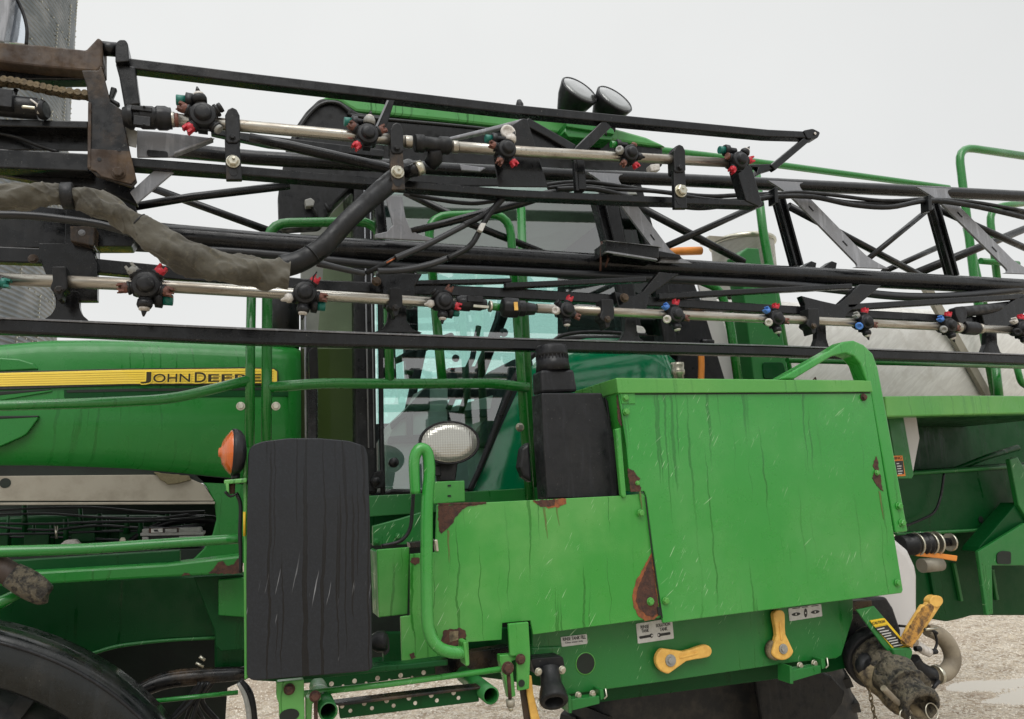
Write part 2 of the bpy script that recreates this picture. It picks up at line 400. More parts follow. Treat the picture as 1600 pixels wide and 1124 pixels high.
def glass(name, tint, refl=1.0, rough=0.02, ior=1.5, add=.17):
    m, nt = newmat(name)
    tr = N(nt, 'ShaderNodeBsdfTransparent'); tr.inputs[0].default_value = tint
    gl = N(nt, 'ShaderNodeBsdfGlossy'); gl.inputs['Roughness'].default_value = rough; gl.inputs[0].default_value = (refl, refl, refl, 1)
    fr = N(nt, 'ShaderNodeFresnel'); fr.inputs[0].default_value = ior
    mu = N(nt, 'ShaderNodeMath', operation='MULTIPLY_ADD'); mu.inputs[1].default_value = 1.3; mu.inputs[2].default_value = add
    nt.links.new(fr.outputs[0], mu.inputs[0])
    ge = N(nt, 'ShaderNodeNewGeometry'); iv_ = N(nt, 'ShaderNodeMath', operation='SUBTRACT'); iv_.inputs[0].default_value = 1; nt.links.new(ge.outputs['Backfacing'], iv_.inputs[1])
    m2 = N(nt, 'ShaderNodeMath', operation='MULTIPLY'); nt.links.new(mu.outputs[0], m2.inputs[0]); nt.links.new(iv_.outputs[0], m2.inputs[1])
    mx = N(nt, 'ShaderNodeMixShader'); nt.links.new(m2.outputs[0], mx.inputs[0]); nt.links.new(tr.outputs[0], mx.inputs[1]); nt.links.new(gl.outputs[0], mx.inputs[2])
    o = N(nt, 'ShaderNodeOutputMaterial'); nt.links.new(mx.outputs[0], o.inputs[0]); return m
M['glass'] = glass('green_tinted_cab_glass', (.845, .985, .955, 1))
M['windscreen'] = glass('front_corner_glass', (.82, .90, .76, 1), .3, ior=1.15, add=.01)
M['glass_dark'] = glass('dark_windscreen_glass', (.34, .5, .40, 1), 1.0, ior=1.28, add=.02)
def lens(name, c, freq):
    g = G(name); x, y, z = sepxyz(g, g.tc.outputs['Object'])
    n = g.math('SINE', g.math('MULTIPLY', x, freq)); n2 = g.math('SINE', g.math('MULTIPLY', z, freq))
    n2 = g.math('MULTIPLY', n2, .5)
    h = g.math('ADD', n, n2)
    g.bump(h, .14, .002)
    return g.set(Base_Color=g.mix(g.rng(h, -1.2, 1.2, 0, .35), c, (c[0]*.5, c[1]*.5, c[2]*.5, 1)), Roughness=.12, Metallic=.55, Coat_Weight=1)
M['lens'] = lens('ribbed_lamp_lens', L(182, 181, 172), 700)
M['amber'] = lens('amber_lamp_lens', L(208, 98, 14), 1500)
M['amber'].node_tree.nodes['Principled BSDF'].inputs['Metallic'].default_value = 0.1
def panelblack():
    g = G('rain_streaked_black_fender_plastic')
    d = g.math('MAXIMUM', drips(g, 62, .63, .66, 1.0, .014, False), drips(g, 95, .62, .66, 1.3, .010, False))
    fine = g.noise(g.tc.outputs['Object'], 190, 3, .7); big = g.noise(g.tc.outputs['Object'], 3, 4)
    z = sepxyz(g, g.tc.outputs['Object'])[2]
    top = g.rng(z, 2.02, 2.14)
    base = g.mix(g.rng(fine, .42, .7, 0, .28), L(24, 27, 32), L(47, 52, 60))
    col = g.mix(g.math('MULTIPLY', d, .8), base, L(9, 10, 13))
    sc = g.math('MULTIPLY', scratches(g, 5, -80, .64, .68, 1.0), g.rng(z, 1.9, 1.55))
    col = g.mix(sc, col, L(190, 192, 196))
    col = g.mix(g.rng(big, .5, .75, 0, .35), col, L(34, 36, 40))
    h = g.math('ADD', g.math('MULTIPLY', fine, .25), g.math('MULTIPLY', d, -.5))
    g.bump(h, .3, .004)
    return g.set(Base_Color=col, Specular_IOR_Level=.35, Roughness=g.math('SUBTRACT', .52, g.math('MULTIPLY', d, .3)), Coat_Weight=.15)
M['panelblack'] = panelblack()
def canvas():
    g = G('grey_canvas_sleeve')
    x, y, z = sepxyz(g, g.tc.outputs['Object'])
    w1 = g.math('SINE', g.math('MULTIPLY', g.math('ADD', x, z), 1500)); w2 = g.math('SINE', g.math('MULTIPLY', g.math('SUBTRACT', x, z), 1500))
    n = g.noise(g.tc.outputs['Object'], 9, 6, .65); n2 = g.noise(g.tc.outputs['Object'], 60, 4)
    xx = g.rng(x, -1.3, -.55)
    col = g.mix(xx, L(50, 44, 38), L(96, 93, 84))
    col = g.mix(g.rng(n, .42, .68, 0, .6), col, L(38, 34, 29))
    col = g.mix(g.rng(n2, .55, .75, 0, .5), col, L(122, 115, 96))
    h = g.math('ADD', g.math('MULTIPLY', n, 3.5), g.math('ADD', g.math('MULTIPLY', g.math('MULTIPLY', w1, w2), .12), g.math('MULTIPLY', n2, .4)))
    g.bump(h, .5, .01)
    return g.set(Base_Color=col, Roughness=.95, Specular_IOR_Level=.2, Sheen_Weight=.2)
M['canvas'] = canvas()
def corr(name='corrugated_loom', c=L(36, 38, 42)):
    return plain(name, c, .45, 0, .4, 40, .2, coat=.2)
M['loom'] = corr()
def stripe():
    g = G('ribbed_yellow_hood_stripe')
    z = sepxyz(g, g.tc.outputs['Object'])[2]
    col = g.mix(g.rng(g.noise(g.tc.outputs['Object'], 8, 3), .4, .7, 0, .3), L(255, 226, 84), L(242, 208, 66))
    return g.set(Base_Color=col, Roughness=.35, Coat_Weight=.5)
M['stripe'] = stripe()
def bin_metal():
    g = G('galvanised_corrugated_steel')
    n = g.noise(g.tc.outputs['Object'], 1.2, 5, .6)
    col = g.mix(g.rng(n, .4, .65), L(118, 125, 129), L(146, 151, 154))
    return g.set(Base_Color=col, Roughness=.45, Metallic=.6)
M['bin'] = bin_metal()
def ground_mat():
    g = G('crushed_limestone_ground')
    v = g.tc.outputs['Object']
    vo = N(g.nt, 'ShaderNodeTexVoronoi'); vo.inputs['Scale'].default_value = 34; g.ln(v, vo.inputs['Vector'])
    vo2 = N(g.nt, 'ShaderNodeTexVoronoi'); vo2.inputs['Scale'].default_value = 75; g.ln(v, vo2.inputs['Vector'])
    big = g.noise(v, .9, 5, .6, .6); med = g.noise(v, 6, 6, .7)
    col = g.mix(g.rng(med, .35, .68), L(204, 190, 168), L(138, 120, 98))
    gr = sepxyz(g, vo.outputs['Color'])[0]; gr2 = sepxyz(g, vo2.outputs['Color'])[0]
    col = g.mix(g.rng(gr, .3, .95, 0, .75), col, L(216, 208, 194))
    col = g.mix(g.rng(gr2, .0, .5, .45, 0), col, L(112, 96, 78))
    col = g.mix(g.rng(big, .52, .66, 0, .55), col, L(156, 134, 110))
    wet = g.rng(big, .5, .7)
    h = g.math('ADD', g.math('MULTIPLY', vo.outputs['Distance'], -1.0), g.math('MULTIPLY', vo2.outputs['Distance'], -.5))
    h = g.math('ADD', h, g.math('MULTIPLY', med, 1.6))
    g.bump(h, .8, .03)
    return g.set(Base_Color=col, Roughness=g.rng(wet, 0, 1, .9, .55))
M['ground'] = ground_mat()
M['stone'] = plain('limestone_chips', L(220, 212, 198), .9, 0, .9, 30, .2, c2=L(138, 124, 106))
def water():
    g = G('muddy_puddle_water')
    g.bump(g.noise(g.tc.outputs['Object'], 14, 3), .04, .003)
    return g.set(Base_Color=L(176, 166, 148), Roughness=.05, Specular_IOR_Level=.8)
M['water'] = water()
def rubber():
    g = G('tyre_rubber')
    n = g.noise(g.tc.outputs['Object'], 12, 6, .7)
    col = g.mix(g.rng(n, .4, .68), L(28, 29, 31), L(58, 54, 49))
    g.bump(n, .3, .01); return g.set(Base_Color=col, Roughness=.6)
M['rubber'] = rubber()
M['fender'] = black('wet_black_fender', c=L(16, 20, 20), rough=.25, mud=.15, mudc=L(70, 66, 60), coat=.6)
M['olive'] = plain('olive_hood_reflection', L(74, 84, 44), .5, 0, .3, 3, .05, c2=L(58, 70, 38))  # olive painted in as the hood's reflection in the windscreen
M['void'] = plain('dark_gaps_and_shade', L(16, 30, 20), .6, 0, .6, 12, .3, c2=L(8, 12, 9))  # near-black for joints, gaps and holes; their shade is put into the colour

def mudblack():
    g = G('mud_splashed_black_casting')
    n = g.noise(g.tc.outputs['Object'], 22, 8, .72, .4); n2 = g.noise(g.tc.outputs['Object'], 90, 5, .7)
    col = g.mix(g.rng(n, .40, .56), L(30, 29, 28), L(104, 96, 80))
    col = g.mix(g.rng(n2, .46, .70, 0, .7), col, L(118, 110, 92))
    col = g.mix(g.rng(g.noise(g.tc.outputs['Object'], 46, 4), .52, .62, 0, .8), col, L(34, 31, 28))
    g.bump(g.math('ADD', g.math('MULTIPLY', n, 2.0), g.math('MULTIPLY', n2, .7)), .9, .012)
    return g.set(Base_Color=col, Roughness=g.rng(n, .42, .6, .3, .85))
M['mudblack'] = mudblack()
M['rust_stain'] = plain('rust_stained_paint', L(88, 118, 52), .6, 0, .8, 30, .1, c2=L(92, 92, 50))
# ================================================================ the place: ground, puddles, grain bin
PUD = [(PG(1590, 1086, 0), 1.05, .30), (PG(1510, 1066, 0), .5, .14), (PG(1590, 1060, 0), .5, .08)]
def gz(x, y):
    z = noise.noise(Vector((x*.5, y*.5, 3)))*.03+noise.noise(Vector((x*2, y*2, 0)))*.014+noise.noise(Vector((x*6, y*6, 0)))*.007
    for c, rx, ry in PUD: z -= .045*math.exp(-(((x-c.x)/rx)**2+((y-c.y)/ry)**2))
    return z
def ground():
    b = MB()
    # fine patch near, coarse sheet to the horizon
    nx, ny = 220, 280; x0, x1, y0, y1 = -6, 16, -4, 24
    vs = []
    for j in range(ny+1):
        for i in range(nx+1):
            x = x0+(x1-x0)*i/nx; y = y0+(y1-y0)*j/ny
            e = min(i, nx-i, j, ny-j); k = min(1, e/6)
            z = k*gz(x, y)
            vs.append((x, y, z))
    fs = [[j*(nx+1)+i, j*(nx+1)+i+1, (j+1)*(nx+1)+i+1, (j+1)*(nx+1)+i] for j in range(ny) for i in range(nx)]
    b.add(vs, fs, 0, True)
    B = 600
    o = [(-B, -B, 0), (B, -B, 0), (B, B, 0), (-B, B, 0), (x0, y0, 0), (x1, y0, 0), (x1, y1, 0), (x0, y1, 0)]
    b.add(o, [(0, 1, 5, 4), (1, 2, 6, 5), (2, 3, 7, 6), (3, 0, 4, 7)], 0)
    g = b.build('ground', M['ground']); tag(g, kind='structure')
ground()
def puddle(cx, cy, rx, ry, seed):
    b = MB(); n = 60; vs = []
    for k in range(n):
        a = 2*math.pi*k/n; r = 1+.45*noise.noise(Vector((math.cos(a)*1.3, math.sin(a)*1.3, seed)))+.12*noise.noise(Vector((math.cos(a)*5, math.sin(a)*5, seed)))
        vs.append((cx+rx*r*math.cos(a), cy+ry*r*math.sin(a), -.034))
    b.add(vs, [list(range(n))], 0)
    o = b.build('puddle', M['water']); tag(o, kind='structure')
for i_, (c_, rx_, ry_) in enumerate(PUD[:1]): puddle(c_.x-.1, c_.y, 2.2, 1.0, 2.0+i_)
def stones():
    rnd = random.Random(3); b = MB()
    def one(x, y, s):
        k = rnd.random()*6.28; z0 = gz(x, y)
        pts = []
        for i in range(5):
            a = k+i*1.2566; pts.append((x+math.cos(a)*s*rnd.uniform(.7, 1.2), y+math.sin(a)*s*rnd.uniform(.7, 1.2), z0-.004))
        b.add(pts+[(x+rnd.uniform(-.3, .3)*s, y+rnd.uniform(-.3, .3)*s, z0+s*rnd.uniform(.35, .8))], [(i, (i+1) % 5, 5) for i in range(5)], 0)
    for _ in range(9000):
        px, py = rnd.choice([(rnd.uniform(1300, 1700), rnd.uniform(955, 1140)), (rnd.uniform(1300, 1700), rnd.uniform(955, 1140)), (rnd.uniform(360, 960), rnd.uniform(1050, 1150))])
        p = PG(px, py)
        if gz(p.x, p.y) < -.036: continue
        one(p.x, p.y, rnd.uniform(.006, .020))
    for _ in range(5000):
        one(rnd.uniform(-2, 9), rnd.uniform(3.0, 13), rnd.uniform(.006, .018))
    o = b.build('gravel', M['stone']); tag(o, 'pale crushed limestone chips loose over the muddy yard', 'gravel', kind='stuff')
stones()

def grain_bin():
    # silhouette passes x = 108 px at y = 150; circle tangent to the ray plane there
    Rb = 7.0; pitch = .115; H = 26
    d1, d2 = ray(122, 0), ray(88, 520)
    az = math.atan2(d2.x, d2.y)           # azimuth of the right-hand silhouette
    D = 23.0
    th = az - math.asin(Rb/D)
    c = Vector((math.sin(th)*D, math.cos(th)*D, 0))
    root = bpy.data.objects.new('grain_bin', None); scene.collection.objects.link(root); root.location = c
    tag(root, 'tall galvanised steel grain bin with corrugated wall, behind the left end of the boom', 'grain bin')
    prof = []; n = int(H/pitch)
    for i in range(n*4+1):
        z = i*pitch/4; prof.append((z, Rb+.027*math.sin(i*math.pi/2)))
    wall = MB().lathe(c, (0, 0, 1), prof, 110, 0).build('wall', M['bin'], root)
    # roof cone, out of the frame but part of the thing
    MB().lathe(c+Vector((0, 0, H)), (0, 0, 1), [(-.05, Rb+.12), (0, Rb+.12), (3.4, .6), (3.5, .6), (3.7, .3)], 64, 0).build('roof', M['bin'], root)
    # bolted vertical seams and horizontal lap joints
    s = MB()
    for k in range(24):
        a = 2*math.pi*k/24
        for j in range(0, 22):
            aa = a+(.13 if j % 2 else 0); p = c+Vector((math.cos(aa)*(Rb+.03), math.sin(aa)*(Rb+.03), 0))
            nrm = Vector((math.cos(aa), math.sin(aa), 0))
            for q in range(12):
                s.box(p+Vector((0, 0, j*1.12+q*.0933+.05)), (.035, .035, .035), Matrix.Rotation(aa, 3, 'Z'))
    for j in range(22):
        for k in range(150):
            aa = 2*math.pi*k/150; s.box(c+Vector((math.cos(aa)*(Rb+.03), math.sin(aa)*(Rb+.03), j*1.12)), (.03, .03, .03), Matrix.Rotation(aa, 3, 'Z'))
    s.build('seam_bolts', M['chrome'], wall)
grain_bin()

# ================================================================ the sprayer
sprayer = bpy.data.objects.new('sprayer', None); scene.collection.objects.link(sprayer)
sprayer.location = (0.6, 4.2, 0)
tag(sprayer, 'green self-propelled crop sprayer with black folded spray boom and steel tank on wet limestone', 'sprayer')
S = sprayer
# ---------------------------------------------------------------- folded boom. Planes: outer (tip) section, nozzle pipes, chords
YT, YN1 = 2.42, 2.36          # tip frame, its spray pipe
YL, YN2 = 2.66, 2.58          # lower rail of the main truss, its spray pipe
YM, YU = 2.86, 3.12           # main tube, far upper tube
K = M['black']
boom = TB('boom_section', K, [(205, 366, 44), (300, 373, 40), (400, 381, 38), (800, 405, 34), (1200, 428, 28), (1600, 449, 25), (1760, 457, 23)], YM, S, seg=20)
boom['label'] = 'long black main tube of the inner boom truss'
tip = BR('boom_tip_section', K, [(196, 98, 16), (400, 123, 15.5), (800, 170, 14), (1200, 208, 11.5), (1276, 211, 10)], YT, .045, S)
tip['label'] = 'black folded tip frame hung outside the main truss'
# tip frame: members
BR('lower_rail', K, [(200, 253, 15), (400, 268, 14), (800, 302, 12), (1000, 311, 11), (1188, 318, 9)], YT, .05, tip)
BR('lower_rail', K, [(-30, 246, 30), (140, 254, 28)], YT, .06, tip)
BR('diagonal_brace', K, [(1268, 212, 10), (1208, 262, 11)], YT+.003, .03, tip)
b = MB(); b.poly(filc([(1255, 204), (1270, 201), (1282, 207), (1278, 216), (1262, 217)], 3), YT-.004, .05)
b.build('end_lug', K, tip, bevel=.002)
MB().lathe(P(1274, 208.5, YT-.009), (0, 1, 0), [(0, .006), (.002, .006)], 12).build('lug_hole', M['white'], tip)
BR('brace_post', K, [(612, 154, 11), (601, 186, 13), (592, 208, 13)], YT+.004, .04, tip)
BR('highlight_strip', M['gusset'], [(606, 157, 3), (585, 205, 3)], YT-.002, .004, tip, bevel=0)  # light grey strip painted in as the highlight along the post
BR('diagonal_brace', K, [(950, 192, 17), (905, 236, 17), (898, 244, 17)], YT+.004, .04, tip)
b = MB(); b.poly([(902, 250), (913, 250), (917, 296), (905, 296)], YT+.002, .05); b.poly([(897, 250), (901, 250), (905, 298), (901, 298)], YT-.006, .02)
b.build('channel_post', K, tip, bevel=.002)
PL('end_post', K, [(1150, 262), (1170, 257), (1175, 262), (1191, 318), (1186, 323), (1166, 314)], YT-.004, .05, tip)
PL('end_bracket', K, [(1150, 258), (1185, 262), (1180, 276), (1195, 268), (1215, 262), (1205, 256)], YT+.01, .03, tip)
# tower plate in the middle
PL('tower_plate', M['black'], [(779, 292), (770, 240), (800, 195), (817, 185), (824, 186), (833, 216), (857, 293)], YT-.004, .006, tip)
BR('tower_leg', K, [(822, 189, 13), (860, 210, 12), (897, 232, 13)], YT+.003, .035, tip)
BR('tower_leg', M['gusset'], [(817, 188, 6), (760, 203, 6), (700, 217, 5)], YT+.003, .03, tip)
PL('tower_web', K, [(824, 195), (890, 233), (835, 235)], YT+.02, .004, tip)
# plates at the folded end
PL('gusset_plate', M['gusset'], [(213, 203), (262, 207), (336, 216), (322, 224), (266, 246), (214, 246)], YT+.004, .008, tip)
PL('plate_slot', M['plastic'], filc([(229, 234), (262, 237), (263, 246), (230, 244)], 4), YT-.002, .004, tip, bevel=0)
PL('fold_flange', M['gusset'], [(271, 237), (330, 214), (334, 217), (272, 241)], YT-.03, .03, tip)
PL('gusset_plate', M['gusset'], [(214, 318), (203, 300), (243, 264), (276, 266)], YT+.02, .01, tip)
# pivot clevis and post of the tip
b = MB(); b.poly(filc([(180, 68), (186, 62), (196, 62), (200, 68), (202, 96), (180, 98)], 3), YT-.03, .09)
b.build('pivot_clevis', K, tip, bevel=.006)
b = MB(); b.poly([(180, 98), (211, 104), (213, 120), (219, 163), (194, 166), (186, 120)], YT-.01, .05); b.build('pivot_post', K, tip, bevel=.005)
c0, c1 = P(159, 76, YT), P(183, 78, YT)
MB().tube([c0, c1], [11*mpp(c0)]*2, 18).build('pivot_pin', K, tip)

# inner hinge arm on the left (muddy, rust-brown)
b = MB(); b.poly([(-30, 64), (0, 66), (60, 70), (134, 78), (153, 58), (160, 63), (160, 103), (152, 112), (128, 110), (60, 104), (0, 97), (-30, 94)], YT-.03, .09)
arm = b.build('hinge_arm', M['brown'], S, bevel=.006); arm['label'] = 'muddy rust brown arm of the boom hinge at the left edge'
PL('hinge_plate', M['black_mud'], [(127, 110), (153, 110), (158, 103), (161, 112), (173, 160), (190, 171), (203, 236), (214, 284), (206, 293), (152, 276), (137, 262), (138, 160), (135, 134)], YT-.04, .012, arm)
PL('lower_hinge_plate', M['brown'], [(137, 232), (203, 236), (213, 279), (205, 288), (158, 276), (150, 268), (137, 264)], YT-.046, .005, arm)
BR('plate_edge', M['brown'], [(140, 160, 5), (139, 262, 5)], YT-.048, .01, arm, bevel=.001)
bolt(185, 271, YT-.046, 8, M['brown'], arm)
for x, y in ((186, 234), (155, 249)): MB().lathe(P(x, y, YT-.048), (0, 1, 0), [(0, .0055), (.001, .0055)], 12).build('bolt_hole', M['plastic'], arm)
BR('cross_beam', K, [(-30, 117, 15), (132, 117, 15)], YT+.02, .05, arm)
BR('channel', K, [(-30, 191, 12), (138, 195, 12)], YT+.0, .06, arm)
PL('channel_web', K, [(-30, 195), (140, 200), (140, 236), (-30, 234)], YT+.055, .006, arm)
TB('hydraulic_hose', M['blackdull'], [(-30, 205, 6), (20, 213, 6), (60, 228, 6), (92, 238, 6)], YT+.03, arm, curve=4)
PL('lower_bracket', K, [(-20, 262), (140, 262), (210, 290), (215, 320), (168, 300), (135, 292), (80, 288), (-20, 270)], YT+.06, .03, arm)
PL('stop_plate', M['grey'], [(194, 194), (205, 200), (215, 205), (213, 231), (200, 228)], YT-.02, .004, arm)
BR('latch_hook', K, [(178, 136, 10), (172, 155, 8), (186, 163, 6)], YT-.01, .02, arm)
# roller chain
b = MB(); pts = crom([(-20, 128), (20, 130), (60, 138), (100, 146), (142, 151)], 4); nn = len(pts)
for i in range(nn-1):
    for k in range(1):
        a, c = P(*pts[i], YT+.0), P(*pts[i+1], YT+.0); mid = (a+c)/2; d = (c-a)
        for s in (-1, 1):
            b.tube([a+Vector((0, s*.009+(i % 2)*s*.004, 0)), c+Vector((0, s*.009+(i % 2)*s*.004, 0))], [.0095, .0095], 8)
        b.lathe(a+Vector((0, -.018, 0)), (0, 1, 0), [(0, .0065), (.036, .0065)], 10)
        b.lathe(a+Vector((0, -.022, 0)), (0, 1, 0), [(0, .010), (.006, .010)], 10)
b.build('roller_chain', M['chain'], arm)
# left-hand cylinder / valve block
b = MB(); b.tube([P(-20, 163, YT), P(60, 171, YT)], [17*mpp(P(20, 165, YT))]*2, 16); b.box(P(8, 160, YT-.02), (.05, .06, .055)); b.tube([P(55, 170, YT), P(72, 173, YT)], [.012, .012], 12)
b.lathe(P(62, 172, YT-.02), (1, -.3, 0), [(0, .028), (.012, .03), (.02, .024)], 18)
v = b.build('fold_cylinder', M['plastic'], arm, bevel=.002)
BR('cylinder_rod', M['chrome'], [(33, 166, 5), (60, 169, 5)], YT-.045, .008, arm)
MB().tube([P(48, 156, YT-.04), P(58, 163, YT-.05), P(60, 178, YT-.04)], .003, 8).build('cable_tie', M['white'], arm)
TB('strut', K, [(-6, 134, 12), (10, 158, 9)], YT+.02, arm)
TB('strut', K, [(26, 140, 7), (20, 152, 7)], YT+.02, arm)

# ---- main truss: far upper tube, rails, lattice
TB('upper_tube', K, [(236, 232, 24), (400, 247, 23), (700, 265, 21), (1200, 288, 20), (1600, 307, 17), (1760, 315, 16)], YU, boom, seg=20)
BR('lower_rail', K, [(-30, 507, 24), (400, 526, 24), (800, 538, 18.5), (1200, 548, 16), (1600, 562, 15), (1760, 567, 14)], YL, .045, boom, bevel=.008)
BR('lower_rail_flange', M['gusset'], [(-30, 495.5, 3), (400, 514, 3), (800, 529, 2.5), (1200, 540, 2), (1760, 560, 2)], YL-.004, .05, boom, bevel=.001)
BR('middle_rail', K, [(120, 412, 22), (290, 428, 20), (500, 446, 17), (800, 458, 16), (1200, 482, 13), (1600, 505, 12), (1760, 513, 12)], YL+.05, .04, boom)
BR('middle_rail', K, [(-30, 396, 24), (120, 402, 24)], YL+.05, .04, boom)
BR('middle_rail', K, [(-30, 350, 76), (210, 362, 50)], YM+.02, .05, boom)
TB('corrugated_loom', M['loom'], [(190, 385, 15), (400, 396, 15), (600, 415, 14), (800, 424, 14), (1040, 436, 14), (1250, 447, 13), (1400, 463, 13), (1500, 462, 12), (1600, 452, 12)], YM-.02, boom, curve=5)
BR('flat_bar', K, [(790, 446, 9), (1010, 436, 8)], YL+.02, .03, boom)
BR('flat_bar', K, [(1030, 463, 10), (1210, 453, 8), (1332, 447, 8)], YL+.02, .03, boom)
BR('flat_bar', K, [(1325, 480, 10), (1600, 463, 8)], YL+.02, .03, boom)
BR('flat_bar', K, [(640, 442, 8), (800, 438, 7), (400, 404, 6)][:2], YL+.04, .03, boom)
# lattice nodes under the main tube (V gusset and flared foot)
def node(pts, foot, nm='truss_node'):
    PL(nm, K, pts, YL+.02, .035, boom, bevel=.004)
    x0, y0, x1 = foot; m = (x0+x1)/2; w_ = (x1-x0)
    PL('truss_foot', K, [(m-w_*.16, y0-50), (m+w_*.16, y0-50), (m+w_*.2, y0-18), (m+w_*.3, y0-6), (m+w_*.5, y0), (m-w_*.5, y0), (m-w_*.3, y0-6), (m-w_*.2, y0-18)], YL+.006, .03, boom)
node([(588, 425), (660, 428), (648, 448), (648, 480), (600, 480), (598, 448)], (582, 520, 660))
node([(960, 455), (988, 463), (1005, 455), (1030, 425), (1062, 428), (1015, 462), (1010, 485), (968, 485)], (962, 535, 1010))
node([(1252, 462), (1283, 470), (1310, 476), (1345, 444), (1378, 446), (1325, 490), (1318, 502), (1258, 500), (1258, 476)], (1265, 547, 1303))
node([(1530, 478), (1560, 484), (1600, 460), (1640, 452), (1600, 490), (1590, 520), (1540, 512)], (1528, 556, 1572))
PL('truss_node', K, [(60, 380), (140, 380), (152, 410), (152, 470), (88, 470), (62, 405)], YL+.02, .035, boom)
PL('truss_foot', K, [(86, 455), (124, 455), (124, 480), (128, 492), (140, 502), (68, 499), (80, 492), (87, 480)], YL+.006, .03, boom, rnd=5)
# big dark bulkhead at the left, behind the hose sleeve
PL('hinge_bulkhead', K, [(104, 285), (160, 290), (208, 310), (222, 360), (205, 385), (150, 385), (150, 400), (100, 400)], YL+.06, .08, boom)
b = MB(); b.poly([(109, 353), (149, 353), (147, 385), (110, 377)], YL-.02, .07); b.build('valve_block', M['black_mud'], boom, bevel=.004)
bolt(128, 364, YL-.02, 4, M['gusset'], boom)
# gusset straps (flat, wet, grey lightened for reflected sky) with flared ends
def strap(pts, w0, Y, flare=None, name='gusset_strap'):
    (x0, y0), (x1, y1) = pts; t = (Vector((x1, y1))-Vector((x0, y0))).normalized(); nn = Vector((-t.y, t.x))
    def q(s, o): v = Vector((x0, y0)).lerp(Vector((x1, y1)), s)+nn*o; return (v.x, v.y)
    h = w0/2
    def bz(A, C, B, n=5):
        A, C, B = Vector(A), Vector(C), Vector(B); return [tuple(A*(1-i/n)**2+C*(2*i/n*(1-i/n))+B*(i/n)**2) for i in range(n+1)]
    poly = bz((x0+26, y0-2), q(.05, -h), q(.15, -h)) + bz(q(.88, -h), q(.97, -h), (x1+34, y1+4)) + bz((x1-22, y1+2), q(.96, h), q(.90, h)) + bz(q(.15, h), q(.03, h), (x0-30, y0-5))
    return poly
for (x0, y0, x1, y1, wd) in ((948, 274, 1048, 408, 20), (1230, 287, 1356, 416, 19), (1462, 297, 1590, 425, 17)):
    o = PL('gusset_strap', M['gusset'], strap(((x0, y0), (x1, y1)), wd, YM), YM-.09, .012, boom, bevel=.003)
    d = Vector((x1-x0, y1-y0)).normalized()
    for k in (.3, .72):
        c = Vector((x0, y0)).lerp(Vector((x1, y1)), k); BR('weld_bead', K, [(c.x-4*d.x-1, c.y-5*d.y, 1.6), (c.x+5*d.x, c.y+6*d.y, 1.6)], YM-.0925, .003, boom, bevel=0)
PL('gusset_strap', M['gusset'], [(602, 306), (628, 306), (634, 340), (640, 355), (652, 365), (676, 372), (676, 377), (586, 372), (586, 366), (604, 362), (614, 352), (610, 335)], YM-.09, .012, boom)
PL('gusset_strap', M['gusset'], [(718, 256), (735, 259), (760, 262), (750, 268), (722, 266)], YM-.09, .01, boom)
# channel verticals
for x0, y0, x1, y1, wd in ((936, 308, 960, 400, 15), (1221, 308, 1250, 414, 12), (1461, 312, 1494, 430, 11), (590, 292, 598, 366, 15)):
    b = MB(); BR('', None, [(x0, y0, wd), (x1, y1, wd)], YM+.02, .05, None, mb=b)
    t = Vector((x1-x0, y1-y0)).normalized()
    BR('', None, [(x0+wd*.42, y0, 3), (x1+wd*.42, y1, 3)], YM+.0, .03, None, mb=b); BR('', None, [(x0-wd*.42, y0, 3), (x1-wd*.42, y1, 3)], YM+.0, .03, None, mb=b)
    b.build('channel_upright', K, boom, bevel=.003)
# round braces
for pts, Ya in (([(996, 322, 13), (1162, 410, 12)], YM+.15), ([(1040, 386, 11), (1190, 318, 10)], YM-.05), ([(1232, 322, 12), (1440, 432, 10)], YM+.15),
                ([(1350, 410, 9), (1455, 324, 8)], YM-.05), ([(1462, 325, 11), (1640, 405, 10)], YM+.15), ([(1430, 428, 14), (1640, 342, 11)], YM+.45),
                ([(205, 324, 13), (300, 308, 13), (452, 290, 13)], YM-.08), ([(232, 292, 12), (440, 368, 12)], YM+.2),
                ([(632, 300, 12), (730, 348, 12), (860, 400, 11)], YM+.15), ([(642, 362, 11), (700, 348, 12), (812, 318, 14), (900, 290, 14)], YM-.08),
                ([(390, 215, 14), (450, 228, 17), (600, 262, 17), (625, 270, 15)], YM-.12), ([(1380, 425, 9), (1480, 380, 9)], YM+.5)):
    TB('round_brace', K, pts, Ya, boom)
BR('brace', K, [(330, 205, 8), (420, 220, 16), (600, 240, 12)], YM-.1, .03, boom)
# clamp block with U bolt on main tube
b = MB(); b.poly([(948, 376), (1030, 386), (1030, 404), (948, 396)], YM-.16, .12); o = b.build('clamp_block', K, boom, bevel=.004)
b = MB(); b.poly([(944, 375), (1034, 386), (1022, 384), (952, 377)], YM-.165, .02); b.poly([(944, 394), (1028, 407), (1026, 404), (950, 392)], YM-.165, .02)
b.build('clamp_plate', M['gusset'], boom, bevel=.001)
TB('u_bolt', M['rust'], [(953, 382, 4), (953, 396, 4), (946, 418, 3)], YM-.1, boom); TB('u_bolt', M['rust'], [(940, 378, 3.5), (939, 398, 3.5), (938, 424, 3)], YM-.1, boom)
PL('rest_pad', K, [(1030, 392), (1062, 398), (1066, 404), (1030, 402)], YM-.12, .1, boom)
b = MB()
for x in (1268, 1300): b.poly([(x-14, 418), (x, 408), (x+8, 411), (x+6, 422), (x-14, 424)], YM+.08, .05)
b.build('cable_saddle', M['plastic'], boom, bevel=.002)

